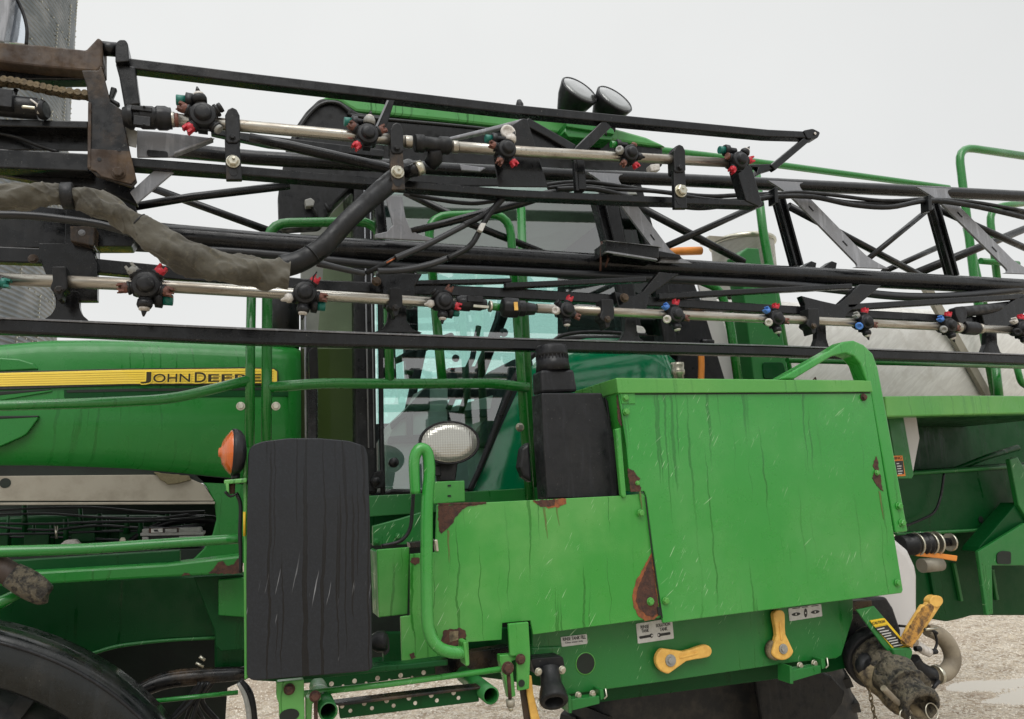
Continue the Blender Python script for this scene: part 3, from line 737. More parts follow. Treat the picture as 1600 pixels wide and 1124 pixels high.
# ---- hoses and looms
SLV = crom([(-40, 310, 40), (20, 308, 42), (60, 305, 40), (92, 305, 33), (118, 308, 33), (145, 318, 46), (180, 332, 40), (210, 352, 40), (250, 378, 52), (300, 405, 56), (340, 417, 47), (380, 423, 50), (420, 427, 50), (452, 431, 46)], 18)
def sleeve():
    b = MB(); q = [P(x, y, 2.24+.05*max(0, min(1, (x-100)/300))) for x, y, _ in SLV]; seg = 64; vs = []; n = len(q)
    u = None
    for i in range(n):
        t = (q[min(i+1, n-1)]-q[max(i-1, 0)]).normalized()
        u = t.cross(Vector((0, 1, 0))).normalized() if u is None else (u-t*u.dot(t)).normalized(); v = t.cross(u); r = SLV[i][2]/2*mpp(q[i])*.90
        for k in range(seg):
            a = 2*math.pi*k/seg
            # twisting folds and puckers of loose cloth
            f = 1+.10*math.sin(3*a+i*.14+2*noise.noise(Vector((i*.09, 0, 1))))+.06*noise.noise(Vector((math.cos(a)*1.6, math.sin(a)*1.6, i*.09)))*2+.06*abs(math.sin(3.5*a-i*.075))
            rg_ = 1-abs(noise.noise(Vector((math.cos(a)*1.1+i*.05, math.sin(a)*1.1, i*.055+4))))*2.6
            f += .17*max(0, rg_)**3+.02*noise.noise(Vector((math.cos(a)*4, math.sin(a)*4, i*.2)))
            vs.append(q[i]+(u*math.cos(a)+v*math.sin(a))*r*f*.97)
    b.add(vs, [[i*seg+k, i*seg+(k+1) % seg, (i+1)*seg+(k+1) % seg, (i+1)*seg+k] for i in range(n-1) for k in range(seg)], 0, True)
    o = b.build('canvas_sleeve', M['canvas'], S); o['label'] = 'grey brown canvas sleeve wrapped round the boom hoses'
    tie = MB(); c = P(104, 307, 2.215); tie.lathe(P(104, 307, 2.24)+Vector((-.012, 0, 0)), Vector((1, 0, .1)), [(0, .034), (.003, .037), (.026, .037), (.03, .034)], 24)
    tie.build('strap', M['blackdull'], o)
    t2 = MB(); t2.lathe(P(212, 351, 2.266), (q[126]-q[123]), [(0, .037), (.002, .039), (.005, .037)], 24); t2.build('cable_tie', M['blackdull'], o)
sleeve()
hz = TB('rubber_hose', M['blackdull'], [(440, 417, 36, 2.30), (470, 408, 34, 2.30), (505, 386, 32, 2.30), (540, 348, 30, 2.30), (575, 315, 30, 2.33), (610, 285, 32, 2.38), (640, 262, 28, 2.46)], 2.3, S, curve=6, seg=20)
MB().lathe(P(487, 399, 2.297), P(495, 393, 2.297)-P(487, 399, 2.297), [(0, .034), (.002, .0352), (.004, .034)], 24).build('hose_tie', M['plastic'], hz)
def loom(name, pts, Y, parent=S, rib=True, seg=12):
    pts = [tuple(p) if len(p) == 4 else (p[0], p[1], p[2], Y) for p in pts]
    pts = crom(pts, 8); q = [P(x, y, YY) for x, y, _, YY in pts]
    if not rib: return MB().tube(q, [p[2]/2*mpp(v) for p, v in zip(pts, q)], seg).build(name, M['blackdull'], parent)
    # resample along the length so that the corrugation has an even pitch
    L_ = [0]
    for a, c in zip(q, q[1:]): L_.append(L_[-1]+(c-a).length)
    step = .0028; n = int(L_[-1]/step); out = []; rr = []; j = 0
    for i in range(n+1):
        s = i*step
        while j < len(L_)-2 and L_[j+1] < s: j += 1
        t = (s-L_[j])/max(1e-6, L_[j+1]-L_[j]); v = q[j].lerp(q[j+1], t); r = (pts[j][2]*(1-t)+pts[j+1][2]*t)/2*mpp(v)
        out.append(v); rr.append(r*(1.0 if i % 2 else .86))
    return MB().tube(out, rr, seg).build(name, M['loom'], parent)
loom('corrugated_loom', [(-30, 336, 15), (40, 337, 14), (100, 343, 14), (160, 352, 13), (215, 368, 12)], 2.34)
loom('corrugated_loom', [(495, 411, 13), (520, 417, 11), (550, 424, 10), (572, 428, 9)], 2.48)
TB('cable', M['blackdull'], [(572, 427, 8), (600, 414, 8), (620, 402, 7)], 2.47, S)
TB('bare_wire', M['copper'], [(604, 411, 2.5), (617, 404, 2.5)], 2.46, S)
loom('corrugated_loom', [(618, 404, 12), (660, 386, 11), (700, 366, 10), (730, 350, 10)], 2.46)
loom('hydraulic_hose', [(725, 352, 10), (750, 340, 9), (775, 322, 9), (792, 304, 9)], 2.46, rib=False)
loom('corrugated_loom', [(590, 424, 11), (630, 422, 11), (670, 414, 11), (704, 402, 10)], 2.46)
loom('hydraulic_hose', [(700, 404, 9), (735, 384, 9), (755, 350, 9), (772, 325, 9), (792, 300, 9)], 2.45, rib=False)
loom('hydraulic_hose', [(640, 303, 7), (690, 313, 7), (740, 318, 7), (785, 312, 7)], 2.55, rib=False)
PL('cable_label', M['decal_white'], [(752, 348), (760, 349), (754, 362), (747, 359)], 2.42, .02, S, bevel=.002)
TB('cable', M['blackdull'], [(495, 425, 2.5), (490, 432, 2.5), (488, 442, 2)], 2.4, S)
for off, wd, pts in ((0, 7, [(852, 290), (880, 286), (920, 285), (960, 290), (1000, 296), (1060, 303), (1110, 307), (1160, 305), (1215, 303), (1260, 305), (1320, 316), (1380, 318), (1440, 312), (1500, 318), (1560, 330), (1640, 334)]),
                     (1, 6, [(856, 294), (900, 290), (960, 296), (1030, 300), (1100, 311), (1150, 313), (1215, 303), (1250, 301), (1300, 305), (1380, 314), (1450, 312), (1520, 316), (1600, 330)]),
                     (2, 8, [(870, 296), (930, 296), (1000, 312), (1060, 322), (1100, 325), (1150, 318), (1210, 308), (1270, 308), (1330, 320), (1390, 324), (1450, 314), (1520, 322), (1600, 340)])):
    TB('hydraulic_hose', M['blackdull'], [(x, y+0*off, wd) for x, y in pts], 2.74-.012*off, boom, curve=5, seg=10)
for x, y in ((1215, 303), (1455, 315)):
    BR('cable_clip', K, [(x-2, y-10, 5), (x-1, y+14, 5)], 2.69, .05, boom, bevel=.002)

# ---------------------------------------------------------------- spray pipes, clamps, nozzle bodies
pipe1 = TB('spray_pipe', M['pipe'], [(262, 187, 21), (400, 199, 18.5), (540, 212, 18), (640, 222, 18)], YN1, S, seg=20); pipe1['label'] = 'upper steel spray pipe on the folded tip'
TB('spray_pipe', M['pipe'], [(700, 229, 17.5), (830, 238, 17), (1000, 247, 15.5), (1160, 256, 14)], YN1, S, seg=20)['label'] = 'upper steel spray pipe on the folded tip'
pipe2 = TB('spray_pipe', M['pipe'], [(-40, 434, 20), (230, 446, 19.5), (400, 456, 19), (600, 468, 16.5), (720, 475, 16)], YN2, S, seg=20); pipe2['label'] = 'lower steel spray pipe along the main truss'
TB('spray_pipe', M['pipe'], [(838, 482, 15), (1000, 490, 14.5), (1240, 500, 13.5), (1500, 512, 12.5), (1640, 519, 12)], YN2, S, seg=20)['label'] = 'lower steel spray pipe along the main truss'
def ring(x, y, Y, wd, ln, mat, nm, ax=None, parent=S):
    c = P(x, y, Y); a = ax or (P(x+10, y+.8, Y)-c); r = wd/2*mpp(c); l = ln*mpp(c)
    return MB().lathe(c-a.normalized()*l/2, a, [(0, r*.93), (l*.12, r), (l*.88, r), (l, r*.93)], 20).build(nm, mat, parent)
b = MB()   # ball valve at hinge end of the upper pipe
ax = P(260, 186, YN1)-P(200, 184, YN1); c = P(192, 183, YN1); m_ = mpp(c)
b.lathe(c, ax, [(0, 14*m_), (6*m_, 17*m_), (8*m_, 19*m_), (14*m_, 19*m_), (16*m_, 15*m_), (24*m_, 16*m_), (26*m_, 18*m_), (44*m_, 18*m_), (46*m_, 16*m_), (50*m_, 19*m_), (62*m_, 19*m_), (66*m_, 17*m_), (70*m_, 17*m_)], 24, rib=8, ribd=.04)
b.box(P(222, 172, YN1-.03), (.055, .02, .014)); b.box(P(222, 190, YN1-.035), (.045, .01, .03))
for x in (225,): 
    for y in (167, 195): b.sphere(P(x, y, YN1-.042), .0035)
b.build('ball_valve', M['plastic'], S, bevel=.0015)
ring(268, 187, YN1, 24, 10, M['pipe'], 'pipe_nut'); ring(276, 188, YN1, 22, 6, M['rustcap'], 'pipe_nut')
# black elbow coupler in the middle of the upper pipe
b = MB(); c = P(648, 224, YN1); ax = P(710, 229, YN1)-c; m_ = mpp(c)
b.lathe(c, ax, [(0, 13*m_), (2*m_, 14*m_), (14*m_, 14*m_), (16*m_, 11.5*m_), (38*m_, 11.5*m_), (40*m_, 14*m_), (54*m_, 14*m_), (57*m_, 12*m_)], 22)
b.tube([P(680, 232, YN1), P(680, 248, YN1+.03), P(672, 258, YN1+.05)], [12*m_, 13*m_, 12*m_], 16)
b.build('tee_coupler', M['blackdull'], S); ring(638, 222, YN1, 20, 12, M['pipe'], 'pipe_nut'); ring(711, 230, YN1, 20, 9, M['pipe'], 'pipe_nut')
b = MB(); b.tube([P(632, 270, YN1+.03), P(648, 266, YN1+.01), P(660, 261, YN1)], [9*m_, 10.5*m_, 10*m_], 16); o = b.build('end_cap_hose', M['blackdull'], S)
MB().tube([P(650, 265, YN1+.0), P(660, 261, YN1-.002)], 11.3*m_, 18).build('hose_clamp', M['chrome'], o)
# couplers on the lower pipe
b = MB(); c = P(712, 473, YN2); ax = P(770, 477, YN2)-c; m_ = mpp(c)
b.lathe(c, ax, [(0, 9*m_), (4*m_, 11*m_), (8*m_, 13*m_), (22*m_, 13*m_), (24*m_, 11*m_), (40*m_, 11*m_), (44*m_, 9*m_), (50*m_, 8*m_)], 20, rib=8, ribd=.05)
b.box(P(742, 468, YN2-.028), (.06, .016, .022)); b.build('quick_coupler', M['plastic'], S, bevel=.0015)
BR('coupler_bar', M['chrome'], [(740, 478, 4), (764, 480, 4)], YN2-.042, .01, S, bevel=.001); ring(766, 479, YN2, 18, 4, M['chrome'], 'pipe_nut')
TB('green_tube', M['green_rail'], [(766, 479, 12), (785, 481, 12)], YN2+.03, S)
b = MB(); c = P(783, 480, YN2); ax = P(840, 484, YN2)-c; m_ = mpp(c)
b.lathe(c, ax, [(0, 8*m_), (2*m_, 14*m_), (6*m_, 16*m_), (26*m_, 16*m_), (28*m_, 13*m_), (38*m_, 13*m_), (40*m_, 11*m_), (56*m_, 9*m_)], 22, rib=8, ribd=.06)
b.build('check_valve', M['plastic'], S, bevel=.001); PL('valve_tag', M['yellow'], [(803, 472), (809, 472), (810, 485), (804, 485)], YN2-.045, .004, S, bevel=.001)

def clamp(x, y, y1, wd, Y, rusty=False, tall=True, parent=S):
    """pipe clamp: rounded body over the pipe, strap down to the rail and a bolt"""
    m0 = mpp(P(x, y, Y)); h = wd/2
    b = MB(); b.poly([(x-h, y-wd*.7), (x-h*.6, y-wd*1.1), (x, y-wd*1.25), (x+h*.6, y-wd*1.1), (x+h, y-wd*.7), (x+h*1.1, y+wd*1.0), (x+h*.6, y+wd*1.2), (x-h*.6, y+wd*1.2), (x-h*.9, y+wd)], Y-.028, .05)
    o = b.build('pipe_clamp', M['blackdull'], parent, bevel=.004)
    bolt(x, y+wd*.8, Y-.028, 4, M['blackdull'], o)
    if tall:
        PL('clamp_strap', M['black_mud'] if rusty else M['black'], [(x-h*1.05, y+wd*.9), (x+h*.95, y+wd*.9), (x+h*1.35, y1), (x-h*.85, y1)], Y-.022, .02, o)
        c = (y+wd)*.45+y1*.55
        bolt(x+1, c, Y-.022, 8.5, M['chrome'], o); 
        q = P(x+1, c, Y-.022); MB().tube([q, q+Vector((.002, -.026, .004))], .0042, 10).build('bolt_thread', M['chrome'], o)
        d = c+(y1-c)*.6
        PL('strap_hole', M['plastic'], filc([(x-7, d-5), (x+10, d-5), (x+6, d+5), (x-2, d+5)], 3), Y-.0235, .003, o, bevel=0)
    return o
clamp(363, 196, 281, 23, YN1, True); clamp(620, 216, 297, 20, YN1, True); clamp(1062, 248, 326, 18, YN1)
def low_clamp(x, y, k):
    b = MB(); b.poly([(x-12*k, y-24*k), (x+10*k, y-24*k), (x+12*k, y-4*k), (x+12*k, y+12*k), (x+6*k, y+16*k), (x+3*k, y+28*k), (x-3*k, y+30*k), (x-6*k, y+18*k), (x-12*k, y+14*k), (x-15*k, y+10*k), (x-11*k, y-2*k)], YN2-.03, .055)
    o = b.build('pipe_clamp', M['blackdull'], S, bevel=.004); bolt(x-1, y+13*k, YN2-.031, 5*k, M['black_mud'], o)
low_clamp(93, 440, 1.0); low_clamp(619, 470, .85); low_clamp(950, 488, .85); low_clamp(1272, 500, .75)
for x, y in ((52, 405), (588, 440), (975, 466)):
    bolt(x, y, YL-.0, 6, M['brown'], S, name='rail_bolt')

def cap_fan(b, c, d, r, m, ridges=True):
    """ribbed twist cap flaring outward, with two ears"""
    d = d.normalized()
    b.lathe(c, d, [(0, r*.75), (r*.35, r*.95), (r*.8, r*1.0), (r*1.25, r*.82), (r*1.35, r*.4)], 16, m, rib=8 if ridges else 0, ribd=.12)
    side = d.cross(Vector((0, 1, 0))).normalized()
    for k in (-.55, .55): b.box(c+d*r*1.3+side*r*k, (r*.42, r*1.5, r*.9), m=m, rot=Matrix((side, Vector((0, 1, 0)), d)).transposed())
def nozzle(x, y, Y, px, arms, label=None, face='disc'):
    """turret nozzle body: hub facing the viewer, arms (angle deg clockwise from up, kind, material)"""
    c = P(x, y, Y)-Vector((0, .035, 0)); k = mpp(c); r = px*k
    b = MB(); b.lathe(c+Vector((0, .06, 0)), (0, -1, 0), [(0, r*.7), (.02, r*.85), (.03, r*1.0), (.062, r*1.0), (.070, r*.92), (.071, r*.66), (.080, r*.62), (.086, r*.5), (.088, r*.3), (.088, 0)], 26)
    for a in range(6): 
        t = a*math.pi/3+.3; b.box(c+Vector((math.cos(t)*r*.95, .025, math.sin(t)*r*.95)), (r*.3, .03, r*.3), Matrix.Rotation(-t, 3, 'Y'))
    # saddle gripping the pipe
    pc_ = P(x, y, Y); b.lathe(pc_-Vector((r*.9, 0, -r*.06)), (1, 0, -.06), [(0, r*.72), (.01, r*.8), (r*1.6, r*.8), (r*1.8, r*.7)], 18)
    b.box(pc_+Vector((0, -.01, -r*.9)), (r*.7, .03, r*.5))
    for ang, kind, mt in arms:     # black arm stubs belong to the turret
        t = R(ang); d = Vector((math.sin(t), 0, math.cos(t)))
        if kind != 'plug': b.lathe(c+Vector((0, .014, 0))+d*r*.5, d, [(0, r*.5), (r*.55, r*.46), (r*.62, r*.52), (r*.78, r*.52)], 14)
    body = b.build('nozzle_body', M['plastic'], S, bevel=.001)
    if label: body['label'] = label
    for ang, kind, mt in arms:
        t = R(ang); d = Vector((math.sin(t), -.12, math.cos(t))).normalized(); o = c+Vector((0, .014, 0))+d*r*1.15; q = MB()
        if kind == 'cap': cap_fan(q, o, d, r*.44, 0); q.build('nozzle_cap', M[mt], body)
        elif kind == 'rust':
            cap_fan(q, o, d, r*.42, 0)
            for j in range(3): 
                u = d.cross(Vector((0, 1, 0))).normalized()*(j-1)*r*.26; q.tube([o+d*r*.4+u, o+d*r*.85+u*1.1+Vector((0, 0, -.002))], [r*.12, r*.06], 6)
            q.build('nozzle_cap', M[mt], body)
        elif kind == 'tip':
            q.lathe(o, d, [(0, r*.52), (r*.35, r*.56), (r*.5, r*.50), (r*.6, r*.44)], 18, 0); q.lathe(o+d*r*.58, d, [(0, r*.40), (r*.16, r*.38), (r*.2, r*.26), (r*.28, r*.22)], 16, 1)
            q.lathe(o+d*r*.84, d, [(0, r*.20), (r*.2, r*.15), (r*.42, r*.06)], 10, 2); q.build('spray_tip', [M[mt], M['white'], M['plastic']], body)
        elif kind == 'point':
            q.lathe(o, d, [(0, r*.40), (r*.3, r*.44), (r*.5, r*.38), (r*.55, r*.25), (r*.95, r*.10), (r*1.0, 0)], 16); q.build('spray_tip', M[mt], body)
        elif kind == 'face':    # cap that turns towards the viewer, like a coloured button
            dd = Vector((math.sin(t)*.7, -.75, math.cos(t)*.7)).normalized()
            q.lathe(o-dd*r*.1, dd, [(0, r*.40), (r*.25, r*.50), (r*.75, r*.50), (r*.85, r*.42), (r*.86, r*.24), (r*.7, r*.2)], 18, 0, rib=9, ribd=.06)
            q.build('nozzle_cap', M[mt], body)
        elif kind == 'plug':    # diaphragm check valve: barrel parallel to the pipe with a teal knob
            sgn = -1 if ang < 180 and ang > 0 and False else (1 if math.sin(t) >= 0 else -1)
            o = c+(Vector((math.sin(t)*r*.85, .03, math.cos(t)*r*1.15)) if ang > 0 else Vector((-.75*r, .03, 1.4*r))); e = Vector((sgn, 0, -.03))
            q.lathe(o-e*r*.9, e, [(0, r*.36), (r*.9, r*.40), (r*.95, r*.62), (r*1.45, r*.66), (r*1.5, r*.5)], 18, 0, rib=6, ribd=.08)
            p_ = q.build('check_valve_barrel', M['plastic'], body)
            MB().lathe(o+e*r*.6, e, [(0, r*.42), (r*.65, r*.42), (r*.68, r*.36)], 16).build('valve_knob', M[mt], body)
        elif kind == 'stub':
            q.lathe(o-d*r*.2, d, [(0, r*.3), (r*.4, r*.3), (r*.45, r*.38), (r*.7, r*.38)], 12); q.build('blank_port', M[mt], body)
nozzle(318, 188, YN1, 20, [(-12, 'tip', 'plastic'), (-58, 'plug', 'teal'), (-72, 'rust', 'rustcap'), (-140, 'cap', 'red'), (55, 'stub', 'plastic'), (130, 'stub', 'grey')])
nozzle(572, 217, YN1, 17, [(8, 'tip', 'grey'), (-50, 'plug', 'teal'), (-62, 'rust', 'rustcap'), (-140, 'cap', 'red'), (62, 'rust', 'rustcap')])
nozzle(787, 240, YN1, 15, [(25, 'tip', 'white'), (-45, 'plug', 'teal'), (-75, 'rust', 'rustcap'), (-150, 'rust', 'rustcap'), (150, 'cap', 'red')])
MB().lathe(P(793, 208, YN1+.01), (0, -1, .1), [(0, 12*mpp(P(793, 208, YN1))), (.01, 12*mpp(P(793, 208, YN1))), (.012, .02), (.004, .016)], 22).build('white_knob', M['white'], S)
nozzle(978, 246, YN1, 13, [(-80, 'face', 'grey'), (-20, 'plug', 'green_rail'), (30, 'stub', 'rustcap'), (95, 'point', 'plastic'), (150, 'cap', 'red'), (-145, 'rust', 'rustcap')])
nozzle(1148, 256, YN1, 14, [(-35, 'plug', 'teal'), (40, 'tip', 'plastic'), (-140, 'cap', 'red'), (-75, 'stub', 'rustcap'), (80, 'cap', 'red')])
RW = [(230, 450, 21, [(-40, 'cap', 'grey'), (38, 'cap', 'red'), (-100, 'rust', 'rustcap'), (105, 'rust', 'rustcap'), (182, 'tip', 'plastic'), (140, 'plug', 'teal')]),
      (475, 462, 18, [(35, 'cap', 'red'), (-110, 'point', 'white'), (100, 'rust', 'rustcap'), (185, 'tip', 'plastic'), (142, 'plug', 'teal')]),
      (690, 475, 15, [(-45, 'stub', 'plastic'), (25, 'cap', 'rustcap'), (-100, 'point', 'white'), (105, 'cap', 'red'), (185, 'tip', 'plastic'), (142, 'plug', 'teal')]),
      (880, 488, 13, [(-50, 'stub', 'plastic'), (20, 'cap', 'red'), (-95, 'face', 'white'), (115, 'rust', 'rustcap'), (180, 'tip', 'plastic')]),
      (1049, 495, 13, [(-50, 'cap', 'blue'), (8, 'cap', 'red'), (-115, 'face', 'white'), (100, 'rust', 'rustcap'), (175, 'tip', 'plastic')]),
      (1205, 500, 12.5, [(-50, 'cap', 'blue'), (8, 'cap', 'red'), (-115, 'face', 'white'), (100, 'rust', 'rustcap'), (175, 'tip', 'plastic')]),
      (1344, 506, 12, [(-55, 'cap', 'grey'), (8, 'cap', 'red'), (-115, 'face', 'blue'), (100, 'rust', 'rustcap'), (175, 'tip', 'plastic')]),
      (1474, 511, 11.5, [(-55, 'cap', 'blue'), (8, 'cap', 'red'), (-115, 'face', 'grey'), (100, 'rust', 'rustcap'), (165, 'tip', 'plastic')]),
      (1588, 516, 12, [(-50, 'cap', 'white'), (8, 'cap', 'red'), (-110, 'face', 'plastic'), (100, 'rust', 'rustcap'), (170, 'tip', 'plastic')])]
for x, y, px, arms in RW: nozzle(x, y, YN2, px, arms)
nozzle(-22, 440, YN2, 20, [(100, 'cap', 'teal'), (180, 'tip', 'plastic')])
# black elbow and hose at the right of the lower pipe
TB('elbow_hose', M['blackdull'], [(1495, 488, 17, 2.64), (1520, 486, 17, 2.66), (1600, 476, 16, 2.75), (1660, 470, 16, 2.8)], 2.6, S, curve=4)
b = MB(); b.poly(filc([(1492, 480), (1508, 478), (1512, 494), (1506, 506), (1500, 506), (1494, 494)], 4), YN2-.02, .04); b.build('elbow_fitting', M['plastic'], S, bevel=.003)
ring(1515, 513, YN2-.0, 21, 30, M['plastic'], 'pipe_coupler'); ring(1496, 512, YN2, 18, 8, M['pipe'], 'pipe_nut'); ring(1532, 514, YN2, 16, 6, M['pipe'], 'pipe_nut')
# ================================================================ hood and engine side (left)
YH = 3.75
def text(s, x0, y0, x1, y1, hpx, Y, mat, parent, name='lettering', ext=.001, bold=0):
    cu = bpy.data.curves.new(name, 'FONT'); cu.body = s; cu.extrude = .002; cu.offset = bold; cu.resolution_u = 4
    t = bpy.data.objects.new('tmp', cu); scene.collection.objects.link(t)
    bpy.context.view_layer.update(); me = bpy.data.meshes.new_from_object(t.evaluated_get(bpy.context.evaluated_depsgraph_get()))
    bpy.data.objects.remove(t)
    vs = [v.co.copy() for v in me.vertices]; mnx = min(v.x for v in vs); mxx = max(v.x for v in vs); mny = min(v.y for v in vs); mxy = max(v.y for v in vs)
    a, c = P(x0, y0, Y), P(x1, y1, Y); h = hpx*mpp((a+c)/2); U = (c-a)
    for v, q in zip(me.vertices, vs):
        v.co = a+U*((q.x-mnx)/(mxx-mnx))+Vector((0, 0, 1))*h*((q.y-mny)/(mxy-mny))+Vector((0, -(q.z+.002)/.004*ext, 0))
    me.materials.clear(); me.materials.append(mat)
    o = bpy.data.objects.new(name, me); scene.collection.objects.link(o); o.parent = parent; o.matrix_parent_inverse = Matrix.Translation(-gloc(parent))
    return o
def hood():
    xs = [-60, 0, 60, 130, 200, 270, 330, 400, 440, 462, 471]
    top = [539, 532, 527, 526, 527, 529, 531, 534, 536, 537, 539]
    bot = [727, 727, 727, 729, 732, 738, 744, 750, 752, 752, 752]
    rows = [0, .02, .06, .12, .24, .4, .55, .7, .85, .96, 1]
    offs = [.10, .045, .016, .004, 0, -.008, -.012, -.010, .0, .012, .03]
    b = MB(); vs = []; n = len(xs); rr = 0
    for k, (s, of) in enumerate([(-1, .9), (-1, .45), (-1, .22)]+list(zip(rows, offs))):
        for i in range(n):
            y = top[i]+(bot[i]-top[i])*max(0, s); p = P(xs[i], y, YH); 
            if s == -1: p.z += {.9: .05, .45: .045, .22: .028}[of]
            e = {471: .03, 462: .006}.get(xs[i], 0)
            p.y += of+e; vs.append(p)
        rr += 1
    b.add(vs, [[j*n+i, j*n+i+1, (j+1)*n+i+1, (j+1)*n+i] for j in range(rr-1) for i in range(n-1)], 0, True)
    # right end closed back into the engine bay
    e0 = [vs[j*n+n-1] for j in range(rr)]
    b.add(e0+[v+Vector((.03, .4, 0)) for v in e0[3:]], [[3+j, 4+j, rr+1+j, rr+j] for j in range(rr-4)], 0)
    o = b.build('hood', M['green_hood'], S); o['label'] = 'dark green engine hood with yellow stripe'
    return o
hd = hood()
YS = YH-.018
def band(name, mat, xs, t, bt, Y, th, parent): 
    return PL(name, mat, [(x, y) for x, y in zip(xs, t)]+[(x, y) for x, y in zip(xs[::-1], bt[::-1])], Y, th, parent, bevel=.001)
band('decal_edge', M['decal_black'], [-60, 0, 200, 385, 428, 435], [584, 581, 576, 574, 575, 580], [612, 609, 602, 602, 602, 597], YS, .02, hd)
SX, ST, SB = [-60, 0, 200, 385, 428, 433], [586, 583, 578, 576, 577, 581], [607, 604, 600, 599, 599, 596]
band('yellow_stripe', M['stripe'], SX, ST, SB, YS-.003, .02, hd)
b = MB()
for k in range(1, 6):
    f = k/6; BR('', None, [(x, t+(bb-t)*f, .8) for x, t, bb in zip(SX[:5], ST, SB)], YS-.0045, .002, None, mb=b)
b.build('stripe_ribs', plain('stripe_shade', L(228, 194, 60), .5, 0, .2), hd)
LET = (('J', 219, 599.5, 236, 599, 18), ('OHN', 239, 597.8, 297, 597, 13.4), ('D', 304, 597.8, 322, 597.4, 16), ('EERE', 325, 597, 408, 596.5, 12))
for s_, xa, ya, xb, yb, h_ in LET:
    text(s_, xa, ya, xb, yb, h_, YS-.0075, M['letter'], hd, ext=.0012, bold=.010)
    text(s_, xa-1, ya+2.0, xb+1.4, yb+2.0, h_+2.5, YS-.0062, M['stripe'], hd, name='letter_outline', bold=.055)
band('hood_groove', M['green_dark'], [100, 200, 385, 450], [609, 607, 605, 605], [622, 622, 620, 619], YH-.012, .02, hd)
band('hood_groove', M['void'], [104, 200, 385, 440], [610, 608, 606, 606], [614, 612, 610, 609], YH-.0135, .02, hd)
PL('louvre_ridge', M['green_hood'], [(-60, 618), (0, 614), (78, 609), (82, 612), (0, 626), (-60, 632)], YH-.016, .03, hd)
PL('louvre_shadow_gap', M['void'], [(-60, 616), (0, 612), (78, 608), (78, 610), (0, 618), (-60, 622)], YH-.0175, .02, hd)
PL('hood_scoop', M['green_hood'], [(-60, 560), (0, 559), (30, 561), (52, 568), (60, 577), (0, 580), (-60, 582)], YH-.010, .02, hd, bevel=.006)
PL('hood_scoop', M['green_hood'], filc([(-60, 655), (0, 652), (62, 651), (40, 680), (0, 698), (-60, 712)], 6), YH-.03, .05, hd, bevel=.014)
PL('scoop_slot', M['void'], [(-60, 652), (0, 650), (60, 649.5), (60, 652), (0, 655), (-60, 658)], YH-.032, .03, hd)

# engine bay below the hood
band('hood_seal', M['void'], [-60, 150, 260, 390], [712, 715, 724, 736], [746, 746, 752, 758], YH+.03, .1, S)
g1 = PL('heat_cover', M['alu'], filc([(-60, 744), (0, 744), (235, 742), (290, 745), (318, 757), (335, 783), (-60, 783)], 3), YH+.02, .2, S, bevel=.01)
PL('cover_lip', M['alu'], [(-60, 786), (336, 784), (336, 788), (-60, 790)], YH+.0, .04, g1, bevel=.002)
MB().lathe(P(8, 755, YH+.018), (0, 1, 0), [(0, .021), (.003, .021)], 18).build('cover_hole', M['void'], g1)
PL('torn_foam', M['foam'], jag([(240, 738), (296, 744), (298, 750), (283, 755), (262, 757), (250, 750)], 1.5, 6), YH+.005, .02, g1)
PL('rear_cowl', M['green_hood'], [(300, 740), (392, 750), (392, 880), (296, 880), (318, 858), (332, 835), (338, 812), (335, 785), (322, 760)], YH+.03, .1, S, bevel=.006)
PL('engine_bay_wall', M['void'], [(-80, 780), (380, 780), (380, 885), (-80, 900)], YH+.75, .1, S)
PL('engine_block', M['green_dark'], [(-60, 812), (60, 806), (240, 806), (300, 815), (300, 870), (-60, 885)], YH+.45, .3, S, bevel=.01)
rnd = random.Random(11); b = MB(); b2 = MB()
for i in range(15):
    x = -10+i*23+rnd.uniform(-6, 6); y = 835+rnd.uniform(-14, 10)
    TB('engine_fitting', M['green_dark'], [(x, y-rnd.uniform(14, 34), rnd.uniform(4, 8)), (x+rnd.uniform(-3, 3), y+10, rnd.uniform(6, 11))], YH+.36+rnd.uniform(-.1, .05), S, seg=10)
    if i % 3 == 0: MB().box(P(x+6, y+12, YH+.33), (.10, .06, .07)).build('engine_fitting', M['green_dark'], S, bevel=.004)
for i in range(6):
    y = 797+i*9; TB('', None, [(-30, y+rnd.uniform(-3, 3), 3.5), (70, y+rnd.uniform(-5, 5), 3.5), (150, y+rnd.uniform(-5, 5), 4), (240, y+rnd.uniform(-5, 5), 4), (320, y+rnd.uniform(-8, 5), 4)], YH+.22+.02*i, None, mb=b2, curve=4, seg=8)
b2.build('engine_lines', M['loom'], S)
TB('engine_hose', M['blackdull'], [(190, 858, 9), (220, 835, 10), (270, 815, 12), (330, 812, 14), (350, 825, 14)], YH+.28, S, curve=5)
TB('dipstick_tube', M['chrome'], [(88, 822, 4), (88, 842, 4)], YH+.2, S)
PL('white_reservoir', M['white'], [(88, 856), (102, 844), (118, 843), (128, 854), (128, 866), (88, 866)], YH+.15, .05, S, bevel=.006)
b = MB(); c = P(192, 844, YH+.14); b.lathe(c, (0, -1, 0), [(0, .013), (.012, .013)], 6, smooth=False); b.build('bolt', M['chrome'], S)
PL('engine_bay_floor', M['void'], [(-80, 866), (380, 856), (380, 880), (-80, 900)], YH+.1, .7, S)
bt = MB(); bt.poly([(222, 828), (232, 825), (313, 824), (316, 833), (316, 852), (222, 852)], YH+.12, .14); ba = bt.build('battery', M['plastic'], S, bevel=.004)
